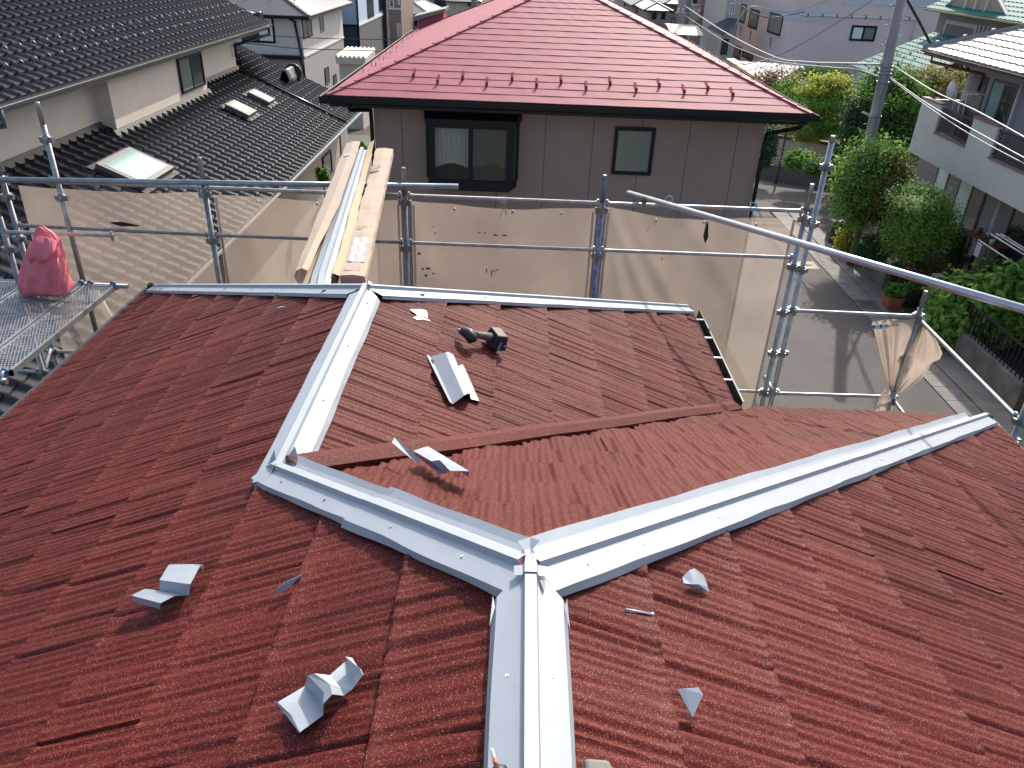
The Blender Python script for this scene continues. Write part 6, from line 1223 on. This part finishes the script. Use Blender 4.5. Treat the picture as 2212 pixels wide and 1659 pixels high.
tree('round_hedge_tree', 'large dense rounded evergreen behind the utility pole', 1922, 262, 31, 72, 92, 26000, .065, g_dark, 20, tr=.12, shell=.8)
leaves('sun_tinted_leaves', tuple(ony(1925, 205, 31)), (1.25, 1.1, .5), 2600, .06, g_bri, 201, bpy.data.objects['round_hedge_tree'], shell=.85)  # brighter leaf colour paints in the sunlit top of this crown
tree('conifer', 'slim dark conical conifer left of the rounded evergreen', 1830, 310, 30.4, 22, 90, 6500, .05, g_con, 21, tr=.06, shell=.6)
for k, (px, py, rx, rz) in enumerate(((1792, 178, 50, 13), (1764, 200, 42, 12), (1820, 206, 40, 12), (1786, 226, 54, 13), (1750, 250, 40, 12), (1816, 254, 42, 12), (1780, 276, 46, 13), (1745, 292, 32, 10))):
    if k == 0: pt_, pc_ = tree('garden_pine', 'layered yellow-green garden pine right of the red roof corner', px, py, 35, rx, rz, 3200, .06, g_yel, 22, tr=.10, shell=.3)
    else: c = ony(px, py, 34.8 - k * .15); leaves('crown', tuple(c), (rx * 34 / F, rx * 24 / F, rz * 34 / F), 2600, .055, g_yel if k % 3 else g_bri, 22 + k, pt_, shell=.3)
tree('flowering_shrub', 'loose shrub with reddish seed heads beside the red roof edge', 1675, 195, 39, 52, 40, 6500, .06, g_red, 30, 'shrub'); leaves('crown', tuple(ony(1695, 215, 38)), (1.0, .8, .9), 3500, .07, g_bri, 31, bpy.data.objects['flowering_shrub'])
tree('bronze_tree', 'yellow-brown feathery tree below the teal lower roof', 2010, 182, 33, 68, 28, 5500, .07, g_olive, 32, tr=.08)
tree('cypress_hedge', 'narrow dark hedge at the corner of the brown house', 1662, 315, 33, 16, 48, 3000, .05, g_con, 33, 'hedge', trunk=False)
tree('bed_shrub', 'green clipped shrub in the planted bed behind the brick wall', 1725, 343, 31, 34, 16, 2600, .06, g_mid, 34, 'shrub', trunk=False)
tree('bed_shrub', 'ground-hugging bush beside the spiky plant in the bed', 1772, 365, 30, 34, 16, 2200, .05, g_dark, 35, 'shrub', trunk=False)
tree('bare_shrub', 'sparse twiggy shrub against the cream garden wall', 1700, 272, 33.5, 26, 22, 500, .05, g_olive, 36, 'shrub', tr=.05, gap=.4)
tree('underplanting', 'dark foliage below the garden pine, behind the coping', 1745, 285, 37, 60, 22, 4000, .07, g_dark, 37, 'shrub', trunk=False)
tree('underplanting', 'dark foliage filling the garden left of the rounded evergreen', 1680, 245, 40, 50, 30, 3500, .07, g_mid, 38, 'shrub', trunk=False)
c = ony(1758, 335, 30.6); sp_ = thing('spiky_plant', (c.x, c.y, gz(0, 30.6)), 'spiky long-leaved plant in the bed before the cream wall', 'plant'); mb = MB(); rr = random.Random(4)
for i in range(46):
    a = rr.uniform(0, 6.28); e = rr.uniform(.3, 1.2); L_ = rr.uniform(.5, .85); b0_ = V(c.x, c.y, c.z - .35); d = V(math.cos(a) * math.cos(e), math.sin(a) * math.cos(e), math.sin(e)); s_ = d.cross(V(0, 0, 1)).normalized() * .02
    mb.add([b0_ - s_, b0_ + s_, b0_ + d * L_ * .6 + s_ * .8 + V(0, 0, .0), b0_ + d * L_ * .6 - s_ * .8, b0_ + d * L_ + V(0, 0, -.08)], [(0, 1, 2, 3), (3, 2, 4)])
mb.build('blades', g_olive, sp_)
tree('wall_shrub', 'bright shrub tip rising behind the cartons in the gap between houses', 778, 322, 24, 17, 14, 900, .045, g_bri, 40, 'shrub', tr=.03)
tree('wall_shrub', 'white-flowered shrub against the tan lower wall behind the cartons', 697, 378, 21, 15, 18, 900, .04, g_mid, 41, 'shrub', tr=.03)
for k, (px, py, w_) in enumerate(((1738, 160, .9), (1798, 157, 1.35))): o = leaves('planter_grass', tuple(ony(px, py, Y_ + .4)), (w_, .4, .42), 2500, .10, mat('fresh_grass_' + str(k), (.16, .30, .06), .8, island=.3), 50 + k, asp=.12, shell=.2); tag(o, ['short fresh grass in the left planting box', 'tall fresh grass in the right planting box'][k] + ' below the pink building', 'grass')
# ================================================================ UTILITY POLE, WIRES
A = ony(1868, 352, 24.5); B = ony(1948, -8, 24.5); d = (B - A); base = A + d * ((GZ - A.z) / d.z); up_ = thing('utility_pole', base, 'leaning grey concrete utility pole rising out of the camellia', 'utility pole')
mb = MB(); mb.tube([base, A, B + d * .3], [.185, .172, .135], 20); mb.build('pole', mat('pole_concrete', (.30, .29, .275), .9, noise=.25, nscale=1.5, stretch=(3, 3, .4), bump=.2), up_)
def onpole(py): t_ = (py - 352) / (-8 - 352); return A + d * t_
for py in (134, 142, 150, 168, 243): p = onpole(py); mb = MB(); mb.tube([p + V(0, 0, -.02), p + V(0, 0, .02)], .185, 20); mb.build('band', steel, up_)
for k, py in enumerate((10, 30, 50, 70, 90, 110, 195, 215, 262)): p = onpole(py); s_ = 1 if k % 2 else -1; mb = MB(); mb.tube([p + V(s_ * .14, 0, 0), p + V(s_ * .32, 0, 0)], .011, 6); mb.build('step_bolt', steel, up_)
p = onpole(243); mb = MB(); mb.bar(p + V(-.15, -.05, .0), p + V(-.47, -.22, .13), .13, .05); mb.build('lamp_head', white, up_)
mb = MB(); mb.tube([onpole(150) + V(-.16, -.1, 0), onpole(180) + V(-.19, -.1, 0), onpole(200) + V(-.10, -.18, 0), onpole(190) + V(.02, -.19, 0)], .012, 6); mb.build('conduit', mat('pale_green_conduit', (.25, .33, .32), .6), up_)
def cable(label, pts, r, m, name='overhead_cable', n=8):
    P = [ony(px, py, y) for px, py, y in pts]; out = []
    for i in range(len(P) - 1):     # Catmull-Rom
        p0, p1, p2, p3 = P[max(i - 1, 0)], P[i], P[i + 1], P[min(i + 2, len(P) - 1)]
        for k in range(n): t_ = k / n; out.append(.5 * ((2 * p1) + (p2 - p0) * t_ + (2 * p0 - 5 * p1 + 4 * p2 - p3) * t_ * t_ + (3 * p1 - p0 - 3 * p2 + p3) * t_ ** 3))
    out.append(P[-1]); mb = MB(); mb.tube(out, r, 6); return tag(mb.build(name, m), label, 'cable')
wb = mat('black_cable', (.02, .02, .022), .5); wg = mat('silver_cable', (.35, .37, .38), .4, .3)
cable('thick bright cable sagging from the distant pole to the leaning pole', [(1480, 13, 72), (1560, 66, 52), (1668, 121, 38), (1741, 134, 31), (1829, 137, 27), (1903, 139, 24.4)], .035, wg)
cable('twisted telephone cable sagging just under the thick bright one', [(1478, 32, 72), (1560, 86, 52), (1640, 122, 40), (1700, 136, 33), (1800, 146, 27.5), (1850, 150, 26), (1901, 166, 24.3)], .022, wg)
cable('thin black wire slanting down-left across the pink building', [(1900, -10, 30), (1824, 39, 33), (1740, 90, 36), (1670, 123, 38), (1575, 142, 42)], .014, wb)
cable('black drop wire fanning left from the cable joint to the red house', [(1672, 125, 37), (1640, 133, 34), (1604, 140, 30)], .02, wb)
cable('second black drop wire below the joint, fanning left', [(1680, 133, 37), (1640, 146, 33), (1610, 152, 30)], .016, wb)
cable('black wire across the corner windows of the pink building', [(1575, -5, 56), (1625, 26, 54), (1660, 38, 53), (1700, 33, 55), (1737, 26, 59.5)], .03, wb)
cable('pale cord along the band of the pink building', [(1588, 55, 58), (1621, 14, 59), (1680, 26, 59), (1720, 24, 59), (1780, 4, 59), (1830, -14, 59)], .02, wg)
cable('heavy black twisted cable running from the pole top to the teal roof', [(1957, -6, 24.4), (1985, 45, 28), (2015, 104, 33)], .045, wb)
cable('thin black service wire from the pole band to the teal roof', [(1914, 128, 24.4), (1960, 112, 28), (2016, 97, 33)], .012, wb)
cable('upper silver wire running from the pole to the lower right', [(1922, 136, 24.4), (2010, 193, 20), (2110, 240, 17), (2240, 312, 14)], .016, wg)
cable('middle silver wire running from the pole past the balcony', [(1918, 163, 24.4), (2000, 222, 20), (2110, 285, 17), (2240, 356, 14)], .014, wg)
cable('lowest looping silver wire with clips passing the balcony', [(1918, 166, 24.3), (1990, 220, 20), (2090, 287, 17), (2240, 368, 14)], .009, wg)
cable('black wire crossing the front of the white house, the upper one', [(500, 78, 40), (553, 76, 40), (700, 83, 40), (890, 86, 40)], .018, wb)
cable('black twisted wire crossing the white house, the lower one', [(500, 90, 40), (560, 96, 40), (650, 105, 40), (820, 110, 40)], .02, wb)
